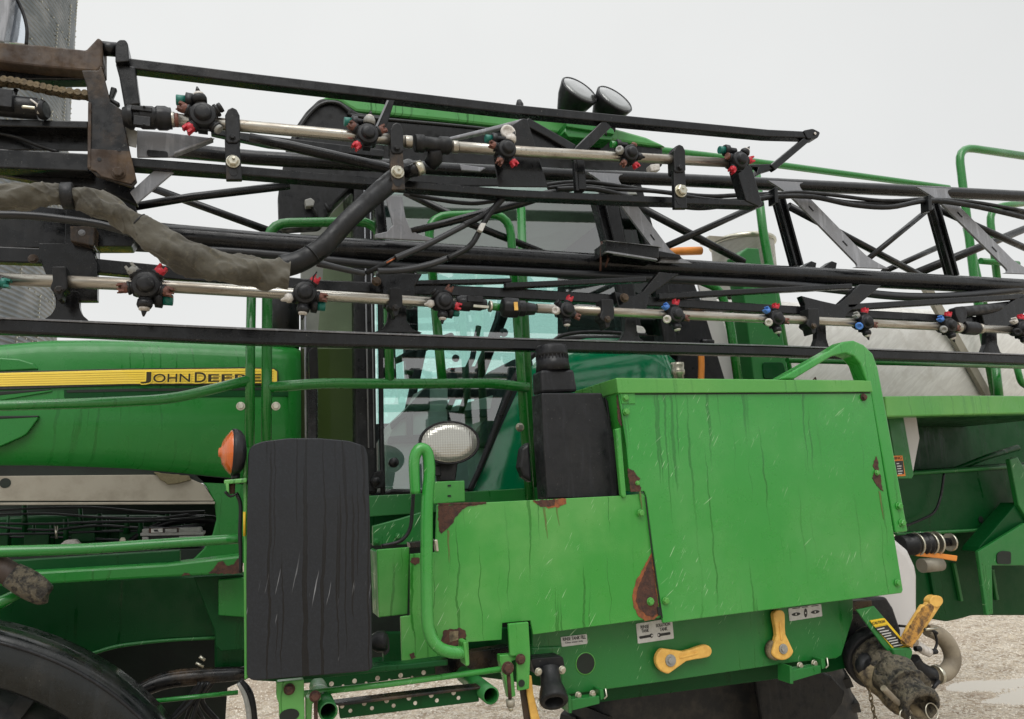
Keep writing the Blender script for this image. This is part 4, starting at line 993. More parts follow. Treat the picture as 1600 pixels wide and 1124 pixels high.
b = MB(); b.poly([(219, 833), (319, 831), (319, 836), (219, 838)], YH+.11, .16); b.poly([(278, 825), (314, 824), (315, 832), (278, 832)], YH+.112, .1); b.poly([(280, 838), (316, 837), (316, 850), (280, 850)], YH+.112, .1); b.poly([(222, 827), (233, 826), (233, 833), (222, 834)], YH+.112, .1); b.poly([(222, 839), (232, 839), (232, 850), (222, 850)], YH+.112, .1)
b.build('battery_lid', M['grey'], ba, bevel=.003)
b = MB(); b.poly([(233, 826), (279, 825), (279, 832), (233, 833)], YH+.108, .02); b.build('label_border', M['rust'], ba)
b = MB(); b.poly([(236, 826.5), (254, 826), (254, 832), (236, 832.5)], YH+.105, .02); b.build('battery_label', M['decal_white'], ba); MB().poly([(243, 843), (262, 842), (262, 848), (243, 849)], YH+.108, .02).build('battery_label', M['decal_white'], ba)
b = MB()
for k in range(3): b.poly([(258, 827+k*2), (276, 826.6+k*2), (276, 827.6+k*2), (258, 828+k*2)], YH+.1045, .02)
b.build('label_print', M['decal_white'], ba); b = MB(); b.poly([(255, 826), (277.5, 825.8), (277.5, 832), (255, 832.2)], YH+.106, .02); b.poly([(240, 828), (246, 827.5), (248, 831), (241, 831)], YH+.1035, .02); b.build('label_panel', M['decal_black'], ba)

# frame and platform beams on the left
YF = 3.25
TB('handrail', M['green_rail'], [(-40, 864, 18), (0, 862, 18), (130, 858, 17), (250, 850, 16), (374, 842, 15)], 2.72, S, curve=4)
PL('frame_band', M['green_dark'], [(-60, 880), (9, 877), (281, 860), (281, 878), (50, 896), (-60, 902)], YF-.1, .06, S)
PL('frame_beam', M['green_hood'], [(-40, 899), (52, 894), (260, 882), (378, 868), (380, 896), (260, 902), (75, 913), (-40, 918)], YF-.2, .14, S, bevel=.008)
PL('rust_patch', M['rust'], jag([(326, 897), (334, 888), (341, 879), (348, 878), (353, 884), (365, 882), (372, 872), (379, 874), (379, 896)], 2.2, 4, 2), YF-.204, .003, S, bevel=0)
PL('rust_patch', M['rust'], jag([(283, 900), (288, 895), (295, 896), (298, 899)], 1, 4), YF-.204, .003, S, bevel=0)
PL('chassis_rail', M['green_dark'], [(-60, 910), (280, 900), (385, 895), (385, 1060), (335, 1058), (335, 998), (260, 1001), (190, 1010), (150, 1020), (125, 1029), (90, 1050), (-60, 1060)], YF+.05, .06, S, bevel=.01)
TB('rail_lip', M['green_frame'], [(125, 1028, 6), (155, 1018, 6), (190, 1009, 6), (260, 1001, 5), (336, 997, 5)], YF+.04, S, curve=4)
PL('hanger_plate', M['green_dark'], [(302, 902), (340, 900), (380, 898), (382, 1015), (345, 1018), (337, 1010), (335, 985)], YF-.06, .012, S, bevel=.004)
PL('hanger_plate', M['green_hood'], [(341, 906), (384, 902), (384, 965), (341, 962)], YF-.09, .012, S, bevel=.004)
PL('dark_backing_plate', M['void'], [(250, 1050), (360, 1050), (355, 1080), (350, 1160), (250, 1160)], YF+.5, .05, S)  # dark backing plate behind the hoses
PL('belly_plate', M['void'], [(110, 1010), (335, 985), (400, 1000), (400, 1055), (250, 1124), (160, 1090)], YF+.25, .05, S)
TB('hydraulic_cylinder', M['brown'], [(-40, 868, 30), (0, 888, 36), (30, 906, 34)], 2.75, S, curve=3, seg=18)
TB('cylinder_gland', M['mudblack'], [(18, 898, 38), (44, 913, 42), (70, 930, 34), (74, 932, 20)], 2.74, S, curve=3, seg=18)
TB('link_arm', M['green_rail'], [(-40, 958, 22), (0, 942, 20), (30, 927, 16)], 2.8, S)
# front wheel under its fender
def arc_fit(p1, p2, p3):
    ax, az, bx, bz, cx, cz = p1.x, p1.z, p2.x, p2.z, p3.x, p3.z
    d = 2*(ax*(bz-cz)+bx*(cz-az)+cx*(az-bz))
    ux = ((ax*ax+az*az)*(bz-cz)+(bx*bx+bz*bz)*(cz-az)+(cx*cx+cz*cz)*(az-bz))/d
    uz = ((ax*ax+az*az)*(cx-bx)+(bx*bx+bz*bz)*(ax-cx)+(cx*cx+cz*cz)*(bx-ax))/d
    return ux, uz, math.hypot(ax-ux, az-uz)
YW = 2.75
fx, fz, fr = arc_fit(P(0, 985, YW), P(125, 1030, YW), P(245, 1120, YW))
def wheel(cx, y0, cz, r, wdt, parent, rimmat):
    b = MB(); prof = []
    for t, q in ((0, .60), (.0, .72), (.03, .84), (.06, .93), (.10, .975), (.2, .995), (.35, 1), (.5, 1), (.65, 1), (.8, .995), (.9, .975), (.94, .93), (.97, .84), (1, .72), (1, .60)): prof.append((t*wdt, q*r))
    b.lathe((cx, y0, cz), (0, 1, 0), prof, 72)
    # bar lugs in two staggered rows
    for k in range(36):
        for s in (0, 1):
            a = 2*math.pi*(k+.5*s)/36; q = Matrix.Rotation(-a, 3, 'Y') @ Matrix.Rotation((.55 if s else -.55), 3, 'Z')
            c = Vector((cx, y0+wdt*(.27+.46*s), cz))+Vector((math.cos(a), 0, math.sin(a)))*r
            b.box(c, (.07, wdt*.5, .045), q)
    t = b.build('tyre', M['rubber'], parent)
    w_ = MB(); w_.lathe((cx, y0+.03, cz), (0, 1, 0), [(0, r*.60), (0, r*.56), (.03, r*.54), (.10, r*.50), (.12, r*.2), (.06, r*.18), (.05, 0)], 48)
    for k in range(8):
        a = 2*math.pi*k/8; w_.lathe((cx+math.cos(a)*r*.13, y0+.07, cz+math.sin(a)*r*.13), (0, -1, 0), [(0, .02), (.03, .02)], 6, smooth=False)
    return t, w_
wh = MB(); wh.tube([(fx, YW+.05, fz), (fx, YW+.9, fz)], .09, 20); rw = fr*.0+min(fz, fr*.9) if fz > 0 else fr*.9
wr = (fz+fr-.20)/2; wheel_z = wr
w1 = wh.build('front_wheel', M['green_dark'], S)
t, rim = wheel(fx, YW+.02, wheel_z, wr, .42, w1, None); rim.build('rim', M['rim_y'], w1)
print('FENDER', fx, fz, fr, wr)
def fender(cx, cz, r, a0, a1, y0, wd):
    b = MB(); n = 48; prof = [(-.20, -.012), (-.19, .0), (-.10, .02), (0.0, .0), (.0, .012), (.03, .02), (wd, .02), (wd, .0), (.03, .0)]
    # section: (offset along Y and radius): side skirt then rounded shoulder, then the crown
    sec = [(.0, -.15), (-.01, -.14), (-.012, -.10), (-.008, -.03), (.0, -.012), (.012, -.004), (.03, 0), (.05, .004), (wd, .004), (wd, -.01), (.06, -.012), (.02, -.03), (.012, -.15)]
    vs = []
    for i in range(n+1):
        a = a0+(a1-a0)*i/n
        for oy, orr in sec: vs.append((cx+math.cos(a)*(r+orr), y0+oy, cz+math.sin(a)*(r+orr)))
    m = len(sec); b.add(vs, [[i*m+k, i*m+(k+1) % m, (i+1)*m+(k+1) % m, (i+1)*m+k] for i in range(n) for k in range(m)], 0, True)
    b.add([vs[k] for k in range(m)], [list(range(m))], 0); b.add([vs[n*m+k] for k in range(m)], [list(range(m))[::-1]], 0)
    o = b.build('fender', M['fender'], S); o['label'] = 'wet black arched fender over the front wheel'
    q = MB(); q.tube([(cx+math.cos(a0+(a1-a0)*i/n)*(r-.028), y0-.012, cz+math.sin(a0+(a1-a0)*i/n)*(r-.028)) for i in range(n+1)], .006, 8); q.build('fender_bead', M['plastic'], o)
fender(fx, fz, fr, R(15), R(135), YW-.01, .14)
TB('fender_stay', M['green_rail'], [(230, 1097, 7), (372, 1082, 7)], 3.0, S)
TB('old_hose_band', M['black_mud'], [(200, 1090, 22), (250, 1066, 26), (300, 1058, 26), (385, 1052, 20)], 3.25, S, curve=4)
TB('worn_strap', M['blackdull'], [(374, 1064, 10), (386, 1080, 14), (392, 1100, 15), (396, 1135, 15)], 2.9, S, curve=4)
TB('strap_edge', M['grey'], [(372, 1068, 5), (382, 1086, 7), (388, 1110, 8), (390, 1135, 8)], 2.87, S, curve=4)
b = MB(); rnd = random.Random(5)
for k in range(6): TB('hose', M['blackdull'], [(262+k*8+rnd.uniform(-9, 9)+k*6, 1128, rnd.uniform(4, 9)), (288+k*6+rnd.uniform(-8, 8), 1095, rnd.uniform(4, 9)), (308+k*5+rnd.uniform(-6, 6), 1066, 6)], 3.1+rnd.uniform(0, .4), S, curve=4, seg=8)
TB('bolt', M['chrome'], [(312, 1026, 5), (320, 1032, 5)], 3.2, S); TB('bolt', M['chrome'], [(306, 1036, 4), (318, 1042, 5)], 3.2, S)

# mirror in the top-left corner, behind the boom arm
mr_ = PL('wide_mirror', M['decal_white'], [(11, 66), (24, -20), (28, -5), (38, 24), (42, 50), (42, 70)], 2.72, .01, S); mr_.data.materials[0] = M['lens']
mr_.data.materials[0] = plain('mirror_face', L(225, 232, 240), .08, .9, .05, 5, 0)
TB('mirror_rim', M['blackdull'], [(18, -30, 5), (25, -5, 5), (36, 20, 5), (42, 45, 5), (41, 70, 5)], 2.70, mr_, curve=5)
BR('mirror_arm', M['gusset'], [(12, -30, 18), (6, 20, 18), (-3, 64, 18)], 2.66, .05, mr_)

# ================================================================ handrails
GR = M['green_rail']
YR = 2.95
TB('handrail', GR, [(-40, 636, 17), (0, 634, 16.5), (150, 630, 16.5), (270, 624, 16), (390, 594, 16)], YR, S, round_=40)
TB('handrail', GR, [(390, 700, 15), (391, 560, 14.5), (393, 452, 14)], YR, S)
TB('handrail', GR, [(416, 700, 16), (417, 560, 16), (418, 349, 15), (592, 346, 15), (606, 470, 14.5), (609, 597, 14.5)], YR, S, round_=34)
TB('handrail', GR, [(420, 606, 17), (500, 599, 16.5), (620, 600, 16), (770, 599, 15.5), (826, 606, 15)], YR, S, round_=30)
TB('handrail', GR, [(691, 596, 15), (682, 500, 15), (668, 338, 14), (796, 334, 13.5), (808, 500, 14), (828, 780, 15)], YR+.04, S, round_=34)
TB('handrail', GR, [(814, 325, 14), (818, 470, 14), (834, 780, 15)], YR+.12, S)
for x, y in ((376, 635), (431, 635), (812, 668)): bolt(x, y, YR-.02, 5.5, M['chrome'], S)
TB('rail_tab', GR, [(384, 636, 7), (374, 636, 7)], YR, S); TB('rail_tab', GR, [(420, 636, 7), (430, 636, 7)], YR, S)
TB('handrail', GR, [(916, 224, 13), (1100, 243, 11.5), (1430, 287, 9.5), (1482, 294, 9)], 4.1, S, curve=3)
TB('handrail', GR, [(1180, 262, 14), (1192, 360, 14), (1212, 470, 15), (1240, 640, 16)], 3.7, S)
TB('handrail', GR, [(1556, 620, 14), (1524, 450, 13), (1497, 229, 12), (1640, 250, 12)], 3.6, S, round_=26)
TB('handrail', GR, [(1544, 510, 12), (1510, 355, 11)], 3.65, S)
TB('handrail', GR, [(1562, 470, 11), (1545, 325, 11), (1640, 312, 11)], 3.7, S, round_=24)
TB('handrail', GR, [(1532, 408, 10), (1590, 413, 10)], 3.66, S)
TB('handrail', GR, [(1230, 563, 9), (1400, 567, 9), (1660, 574, 9)], 3.3, S)
TB('handrail', GR, [(1554, 560, 13), (1563, 640, 13)], 3.4, S)
TB('handrail', GR, [(1585, 560, 10), (1597, 605, 10), (1640, 600, 10)], 3.5, S, round_=14)
TB('handrail', GR, [(1095, 440, 12), (1125, 452, 13), (1140, 500, 14), (1160, 640, 14)], 3.3, S, round_=26)
PL('platform_post', M['green_frame'], [(1154, 398), (1168, 387), (1186, 388), (1190, 412), (1204, 412), (1212, 449), (1226, 541), (1240, 640), (1184, 640), (1172, 541), (1161, 449)], 3.45, .12, S, bevel=.008)
PL('post_notch', M['green_dark'], filc([(1192, 566), (1224, 566), (1230, 592), (1194, 592)], 5), 3.44, .02, S)

# ================================================================ cab
YC = 3.4
roof = PL('cab_roof', M['green_hood'], [(496, 156), (516, 148), (570, 150), (700, 164), (850, 178), (960, 200), (1010, 214), (1043, 229), (1018, 228), (870, 208), (720, 191), (556, 174), (540, 164), (530, 157)], YC, 1.5, S, bevel=.02)
roof.data.materials[0] = paint('green_roof_paint', L(60, 140, 62), .36, .9, 0, .4, .3, fade=L(96, 166, 96), dfreq=60)
PL('roof_visor', M['blackdull'], filc([(437, 356), (435, 300), (447, 232), (463, 196), (478, 174), (500, 153), (530, 156), (546, 166), (558, 175), (600, 180), (600, 286), (552, 290), (524, 318), (502, 352)], 6), YC-.03, .10, S, bevel=.02)
TB('visor_seal', M['black'], [(450, 250, 6), (466, 205, 6), (484, 178, 6), (505, 162, 6), (528, 162, 6), (545, 174, 6), (562, 183, 6), (720, 198, 6), (870, 214, 6)], YC-.04, S, curve=4)
PL('roof_underside', M['blackdull'], [(552, 176), (720, 191), (870, 208), (1018, 228), (1036, 232), (1036, 258), (1000, 284), (940, 292), (590, 292), (560, 300)], YC+.02, 1.46, S, bevel=.01)
PL('headliner', M['cabgrey'], [(575, 293), (990, 290), (996, 304), (575, 304)], YC+.012, 1.455, S)
# left: dome lamp and lever under the visor
b = MB(); b.poly([(476, 312), (486, 309), (492, 314), (490, 322), (478, 323)], YC-.08, .04); b.build('marker_clip', M['grey'], S, bevel=.004)
TB('clip_arm', M['blackdull'], [(486, 322, 5), (494, 332, 5), (497, 345, 4)], YC-.06, S); TB('clip_arm', M['blackdull'], [(508, 318, 5), (515, 332, 6)], YC-.06, S)
# windscreen (wraps round the front corner), pillars
b = MB(); b.add([P(512, 340, YC+.12), P(556, 296, YC), P(562, 762, YC), P(497, 762, YC+.16), P(495, 540, YC+.16)], [(0, 1, 2, 3, 4)], 0); v_ = [Vector(p) for p in b.v]; b = MB(); b.prism(v_, (.004, .005, 0))
b.build('windscreen', M['windscreen'], S)
PL('front_pillar', M['blackdull'], [(552, 290), (582, 290), (586, 480), (590, 772), (556, 772), (554, 500)], YC-.02, .10, S, bevel=.012)
TB('pillar_reflection', M['gusset'], [(569, 292, 2.5), (572, 480, 2.5), (576, 700, 2.5)], YC-.035, S); TB('pillar_reflection', M['gusset'], [(578, 292, 2), (581, 480, 2), (585, 700, 2)], YC-.035, S)  # light strips painted in as reflections on the dark pillar
PL('front_pillar', M['black'], [(478, 540), (492, 538), (497, 600), (497, 770), (484, 772), (480, 700)], YC+.1, .05, S, bevel=.01)
TB('mirror_stay', M['gusset'], [(478, 690, 3), (477, 560, 3), (477, 470, 3)], YC-.1, S)
PL('side_mirror', M['blackdull'], filc([(482, 548), (496, 538), (498, 596), (484, 596)], 4), YC-.14, .04, S, bevel=.008)
TB('exhaust_stack', M['blackdull'], [(446, 545, 42), (446, 470, 42), (446, 462, 38)], 3.9, S, seg=28)
PL('hood_reflection_panel', M['olive'], [(470, 545), (575, 545), (580, 800), (470, 800)], YC+.5, .03, S)  # added panel; its olive colour imitates the hood reflected in the glass
PL('windscreen_backing', M['cabgrey'], [(470, 330), (575, 300), (575, 546), (470, 546)], YC+.52, .03, S)  # added grey sheet that gives the upper windscreen its tone
# door: glass, frame, hardware
gl = PL('door_glass', M['glass'], filc([(586, 292), (930, 292), (938, 310), (972, 512), (968, 524), (880, 526), (838, 545), (802, 592), (734, 764), (592, 764)], 6), YC, .006, S, bevel=0)
TB('door_seal', M['blackdull'], [(590, 300, 8), (594, 480, 8), (598, 755, 8), (612, 768, 8), (722, 770, 8), (736, 762, 9), (765, 695, 10), (804, 594, 11), (840, 548, 10), (882, 530, 9), (972, 528, 9), (978, 515, 9), (960, 410, 9), (940, 300, 9)], YC-.01, gl, curve=3, seg=10)
PL('lock_pillar', M['blackdull'], [(597, 300), (612, 300), (616, 480), (620, 600), (600, 600)], YC+.05, .05, S)
b = MB(); b.poly([(586, 738), (598, 734), (602, 744), (599, 762), (586, 764), (580, 752)], YC-.05, .06); b.sphere(P(588, 752, YC-.06), .02); o = b.build('door_latch', M['blackdull'], gl, bevel=.004)
MB().lathe(P(615, 723, YC-.012), (0, -1, 0), [(-.01, 7.8*mpp(P(615, 723, YC))), (.012, 7.8*mpp(P(615, 723, YC))), (.022, 6*mpp(P(615, 723, YC))), (.026, 0)], 22).build('glass_knob', M['plastic'], gl)
PL('rear_quarter_pillar', M['blackdull'], [(936, 292), (962, 292), (1005, 520), (975, 525)], YC+.0, .08, S, bevel=.01)
PL('rear_quarter_glass', M['glass_dark'], [(962, 292), (985, 288), (1040, 525), (1004, 525)], YC+.05, .006, S)
PL('rear_post', M['blackdull'], [(985, 285), (1002, 285), (1045, 440), (1060, 545), (1040, 545), (1022, 440)], YC+.02, .1, S, bevel=.01)
# body panel behind the door: glossy deep green
def body():
    b = MB(); 
    L_ = [(733, 782), (752, 735), (775, 680), (800, 622), (815, 588), (838, 560), (870, 542), (910, 531), (960, 530), (1020, 538)]
    Rr = [(1062, 784), (1061, 760), (1061, 735), (1060, 700), (1059, 670), (1058, 640), (1056, 610), (1054, 590), (1050, 565), (1042, 546)]
    vs = []; n = 14
    for j, (a, c) in enumerate(zip(L_, Rr)):
        for i in range(n+1):
            t = i/n; x = a[0]+(c[0]-a[0])*t; y = a[1]+(c[1]-a[1])*t
            bul = -.07*math.sin(math.pi*min(1, t*1.05))**.6 - .05*math.sin(math.pi*j/9*.9)+(.05 if j == 9 else 0)
            vs.append(P(x, y, YC+.02)+Vector((0, bul, 0)))
    m = n+1; b.add(vs, [[j*m+i, j*m+i+1, (j+1)*m+i+1, (j+1)*m+i] for j in range(len(L_)-1) for i in range(n)], 0, True)
    top = vs[-m:]; b.add(top+[v+Vector((0, .3, .03)) for v in top], [[i, i+1, m+i+1, m+i] for i in range(n)], 0, True)
    o = b.build('cab_side_panel', M['green_teal'], S); o['label'] = 'glossy deep green panel below the cab rear window'
    return o
bp = body()
PL('panel_step', M['green_teal'], [(733, 772), (842, 764), (842, 800), (724, 800)], YC-.08, .1, bp, bevel=.006)
PL('lamp_recess', M['decal_white'], filc([(992, 508), (1005, 510), (1010, 518), (1006, 526), (994, 524)], 3), YC-.04, .02, S, bevel=.004)
TB('rain_gutter', M['blackdull'], [(858, 538, 5), (880, 524, 6), (930, 519, 6), (1010, 524, 6)], YC-.07, S, curve=4)
# interior
far = PL('far_door_glass', M['glass'], [(520, 280), (960, 292), (985, 520), (820, 760), (560, 764)], YC+1.45, .006, S, bevel=0)
far.matrix_parent_inverse = Matrix.Translation(-gloc(S))
def IB(name, mat, pts, dY, th, bevel=.006): return PL(name, mat, pts, YC+dY, th, S, bevel)
IB('far_pillar', M['blackdull'], [(628, 420), (652, 420), (655, 600), (636, 600)], 1.3, .08)
IB('far_pillar', M['blackdull'], [(742, 590), (757, 590), (824, 420), (812, 420)], 1.3, .06)
IB('far_pillar', M['blackdull'], [(515, 420), (545, 420), (552, 700), (520, 700)], 1.3, .06)
IB('far_sill', M['seat'], [(560, 664), (840, 650), (840, 800), (560, 800)], 1.36, .04)
IB('dash_console', M['cabgrey'], [(602, 690), (618, 660), (655, 625), (665, 605), (700, 598), (700, 770), (602, 770)], .42, .3)
IB('console_trim', M['seat'], [(625, 650), (665, 605), (672, 600), (672, 640), (652, 644), (630, 655), (612, 672), (610, 662)], .40, .02)
IB('console_trim', M['seat'], [(608, 682), (700, 676), (700, 690), (606, 694)], .40, .02)
IB('console_trim', M['seat'], [(636, 642), (646, 641), (646, 684), (636, 684)], .39, .02)
IB('rear_console', M['cabgrey'], [(692, 640), (790, 612), (800, 640), (770, 760), (692, 768)], .5, .3)
IB('console_trim', M['seat'], [(660, 646), (800, 636), (800, 650), (660, 657)], .47, .02)
b = MB(); c = P(700, 582, YC+.6)
b.poly([(688, 606), (700, 596), (740, 595), (760, 600), (800, 604), (800, 620), (692, 622)], YC+.6, .12); b.build('armrest', M['seat'], S, bevel=.03)
b = MB(); b.poly(filc([(782, 580), (802, 560), (835, 556), (838, 640), (800, 700), (745, 700), (745, 672), (768, 650)], 12), YC+.45, .45); b.build('driver_seat', M['seat'], S, bevel=.04)
b = MB(); c = P(660, 545, YC+.75); ring_ = [c+Vector((math.cos(2*math.pi*k/28)*.17, math.sin(2*math.pi*k/28)*.12, math.cos(2*math.pi*k/28)*.08)) for k in range(29)]
b.tube(ring_, .014, 10, caps=False); b.tube([c, c+Vector((-.12, 0, -.5))], .025, 12); b.tube([ring_[0], ring_[14]], .01, 8); b.build('steering_wheel', M['seat'], S)
TB('seat_belt', M['seat'], [(748, 510, 9), (738, 560, 9), (700, 640, 9)], YC+.4, S)
TB('wiper_arm', M['blackdull'], [(780, 475, 5), (777, 500, 10), (765, 530, 8), (735, 600, 10), (715, 660, 9)], YC+.25, S)
for x, y, r_ in ((787, 520, 7), (712, 560, 6), (700, 528, 5)): MB().sphere(P(x, y, YC+.2), r_*mpp(P(x, y, YC+.2))).build('control_knob', M['seat'], S)
IB('cup_tray', M['seat'], [(700, 575), (745, 572), (752, 583), (745, 592), (705, 592)], .5, .12)
IB('cab_floor', M['seat'], [(560, 775), (1060, 785), (1060, 800), (560, 790)], .0, 1.4)
IB('cab_rear_wall', M['seat'], [(985, 300), (1000, 300), (1050, 520), (1050, 780), (990, 780), (990, 530)], .3, 1.1)
TB('cab_curtain_rod', M['seat'], [(555, 492, 3), (600, 440, 3)], YC+.3, S)
# roof lamps
def lamp(x, y, r, n, Y, nm, sx=1.0, dl=.07, lm=None):
    c = P(x, y, Y); k = r*mpp(c); n = Vector(n).normalized(); b = MB()
    b.lathe(c, -n, [(-.004, k*.955), (-.010, k*.985), (-.004, k*1.04), (.006, k*1.02), (dl*.5, k*.86), (dl, k*.55), (dl*1.15, k*.45), (dl*1.18, 0)], 36, 0, sx=sx)
    o = b.build(nm, M['plastic'], S)
    MB().lathe(c, n, [(.004, k*.955), (.010, k*.93), (.014, k*.6), (.016, 0)], 36, 0, sx=sx).build('lens', lm or M['lens'], o); return o
LD = lens('grey_work_lamp_lens', L(98, 100, 98), 700)
l1 = lamp(905, 142, 31, (.22, -.84, .50), 3.3, 'work_lamp', 1.0, .13, LD); l1['label'] = 'left one of two round black work lamps on the cab roof'
l2 = lamp(960, 156, 31, (.22, -.84, .50), 3.3, 'work_lamp', 1.0, .13, LD); l2['label'] = 'right one of two round black work lamps on the cab roof'
b = MB(); b.poly([(884, 190), (893, 187), (956, 200), (960, 205), (960, 210), (886, 198)], 3.28, .12); b.poly([(884, 198), (960, 211), (955, 219), (888, 214), (882, 206)], 3.30, .10)
o = b.build('lamp_bracket', M['green_rail'], S, bevel=.004); TB('lamp_cable', M['blackdull'], [(938, 192, 3), (946, 198, 3), (947, 212, 3)], 3.26, o, curve=3)
BR('lamp_post', M['blackdull'], [(903, 165, 14), (900, 195, 12)], 3.34, .04, S); BR('lamp_post', M['blackdull'], [(958, 175, 14), (956, 205, 12)], 3.34, .04, S)
TB('roof_beacon', M['plastic'], [(812, 182, 12), (812, 163, 12), (811, 157, 7)], 3.5, S)
TB('roof_grab', GR, [(857, 264, 9), (885, 252, 9)], 3.5, S)
PL('rear_lamp', M['white'], [(1016, 257), (1031, 255), (1032, 266), (1018, 268)], 3.3, .05, S, bevel=.006)
# oval headlight on the platform
hl = lamp(702, 692, 33, (-.10, -.99, .05), 2.72, 'headlight', 1.42, .10); hl['label'] = 'oval headlight with ribbed lens on a black stem'
b = MB(); b.poly([(684, 722), (716, 722), (712, 752), (687, 752)], 2.76, .05); b.box(P(682, 736, 2.76), (.03, .03, .04)); b.build('lamp_stem', M['blackdull'], S, bevel=.004)
br = PL('lamp_bracket', M['green_panel'], [(677, 753), (726, 751), (727, 784), (678, 788)], 2.70, .01, S)
for y in (759, 775): MB().box(P(702, y, 2.699), (.012, .004, .006)).build('slot', M['void'], br)

# ================================================================ tank and rear platform
def tank():
    b = MB(); n = 44
    a = P(1095, 440, 3.75); z1 = P(1300, 452, 3.75).z; z0 = P(1300, 700, 3.75).z
    x0 = a.x-.15; x1 = P(1640, 500, 3.75).x+1.2; cz = (z0+z1)/2; hz_ = (z1-z0)/2; hy = .75; yc = 3.70+hy
    vs = []
    for t, s in ((0, .0), (0.0, .55), (.01, .8), (.04, .94), (.09, .99), (.16, 1), (.8, 1), (.95, .98), (1, .8), (1, 0)):
        for k in range(n):
            an = 2*math.pi*k/n; c, q = math.cos(an), math.sin(an)
            vs.append((x0+(x1-x0)*t, yc+hy*s*math.copysign(abs(c)**.6, c), cz+hz_*s*math.copysign(abs(q)**.6, q)))
    b.add(vs, [[j*n+k, j*n+(k+1) % n, (j+1)*n+(k+1) % n, (j+1)*n+k] for j in range(9) for k in range(n)], 0, True)
    o = b.build('solution_tank', M['tank'], S); o['label'] = 'large brushed stainless steel solution tank behind the boom'
    for (u, v, w_, q) in (((1438, 440), (1452, 440), (1552, 618), (1540, 618)),):
        PL('tank_strap', M['alu'], [u, v, w_, q], 3.66, .03, o)
    PL('tank_front_cap', M['poly'], [(1088, 430), (1110, 430), (1170, 640), (1135, 640)], 3.68, .02, o, bevel=.01)
tank()
PL('tank_side_cover', M['plastic'], [(1004, 438), (1085, 441), (1096, 470), (1148, 640), (1040, 640), (1060, 560), (1040, 470)], 3.5, .1, S, bevel=.01)
TB('orange_pipe', M['orange'], [(1095, 552, 10), (1096, 575, 10), (1094, 620, 10)], 3.42, S, curve=3)
TB('bar_stub', M['plastic'], [(1096, 534, 8), (1114, 535, 8)], 3.42, S)
b = MB(); c = P(1060, 595, 2.9); k = mpp(c); b.lathe(c-Vector((0, 0, 20*k)), (0, 0, 1), [(0, 9*k), (28*k, 9*k), (30*k, 11*k), (36*k, 11*k), (38*k, 10*k), (44*k, 10.5*k), (48*k, 10.5*k), (48*k, 0)], 24)
b.build('steel_fill_neck', M['chrome'], S)
b = MB(); c = P(1162, 405, 4.0); k = mpp(c); r_ = 49*k
b.lathe(c-Vector((0, 0, 60*k)), (0, 0, 1), [(0, r_*.97), (81*k, r_*.97), (82*k, r_*1.01), (85*k, r_*1.02), (88*k, r_*1.01), (89*k, r_*.9), (92*k, 0)], 48)
dm = b.build('tank_lid', M['tank'], S); MB().lathe(c+Vector((0, 0, 21*k)), (0, 0, 1), [(0, r_*1.02), (2*k, r_*1.045), (5*k, r_*1.045), (7*k, r_*1.02)], 48).build('lid_rim', M['chrome'], dm)
PL('lid_hinge', M['alu'], [(1100, 378), (1108, 368), (1138, 370), (1122, 376), (1110, 382)], 3.7, .05, dm)
TB('orange_pipe', M['orange'], [(1020, 398, 12), (1060, 393, 13), (1095, 392, 13)], 3.8, S)
# walkway beam and dark underside at the right
wb = PL('walkway_beam', M['green_lite'], [(1383, 619), (1500, 618), (1680, 619), (1680, 645), (1500, 649), (1386, 652)], 2.72, .10, S, bevel=.008); wb['label'] = 'faded light green walkway edge beam at the right'
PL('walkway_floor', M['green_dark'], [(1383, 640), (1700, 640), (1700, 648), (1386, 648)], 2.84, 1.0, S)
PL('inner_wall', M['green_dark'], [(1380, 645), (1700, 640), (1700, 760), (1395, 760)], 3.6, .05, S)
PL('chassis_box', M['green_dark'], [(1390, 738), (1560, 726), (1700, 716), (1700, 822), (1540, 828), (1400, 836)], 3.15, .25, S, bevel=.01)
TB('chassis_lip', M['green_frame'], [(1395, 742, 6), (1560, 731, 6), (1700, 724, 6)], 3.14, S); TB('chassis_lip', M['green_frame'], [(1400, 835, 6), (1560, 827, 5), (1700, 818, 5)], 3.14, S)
MB().lathe(P(1533, 812, 3.145), (0, 1, 0), [(0, .018), (.002, .018)], 18).build('drain_hole', M['void'], S)
PL('white_guard', M['poly'], [(1412, 652), (1432, 652), (1437, 685), (1427, 738), (1423, 735)], 2.95, .02, S)
sp = PL('sign_plate', M['green_frame'], [(1388, 652), (1412, 652), (1428, 742), (1425, 748), (1404, 748)], 2.92, .01, S)
w = PL('warning_decal', M['decal_orange'], [(1380, 713), (1410, 712), (1415, 744), (1384, 745)], 2.917, .004, sp, bevel=0)
PL('decal_panel', M['decal_black'], [(1383, 722), (1411, 720), (1413, 741), (1385, 743)], 2.9155, .002, w, bevel=0)
text('WARNING', 1381, 719.5, 1409, 718, 4.5, 2.9165, M['decal_black'], w)
b = MB()
for k, ln in enumerate((4, 7, 6, 7.5, 6)): b.poly([(1401+k*.6, 724+k*3.9), (1401+ln+k*.6, 723.6+k*3.9), (1401+ln+k*.6, 725.2+k*3.9), (1401+k*.6, 725.6+k*3.9)], 2.9145, .001)
b.build('decal_lines', M['decal_white'], w)
TB('cable', M['blackdull'], [(1475, 740, 4), (1470, 775, 4), (1460, 800, 4), (1440, 812, 4), (1415, 822, 4)], 3.1, S, curve=5)
TB('handrail', M['green_dark'], [(1490, 735, 8), (1540, 715, 8), (1590, 700, 10)], 3.2, S)
PL('diagonal_plate', M['green_frame'], [(1578, 718), (1590, 714), (1700, 900), (1660, 900), (1592, 790)], 3.0, .03, S, bevel=.005)
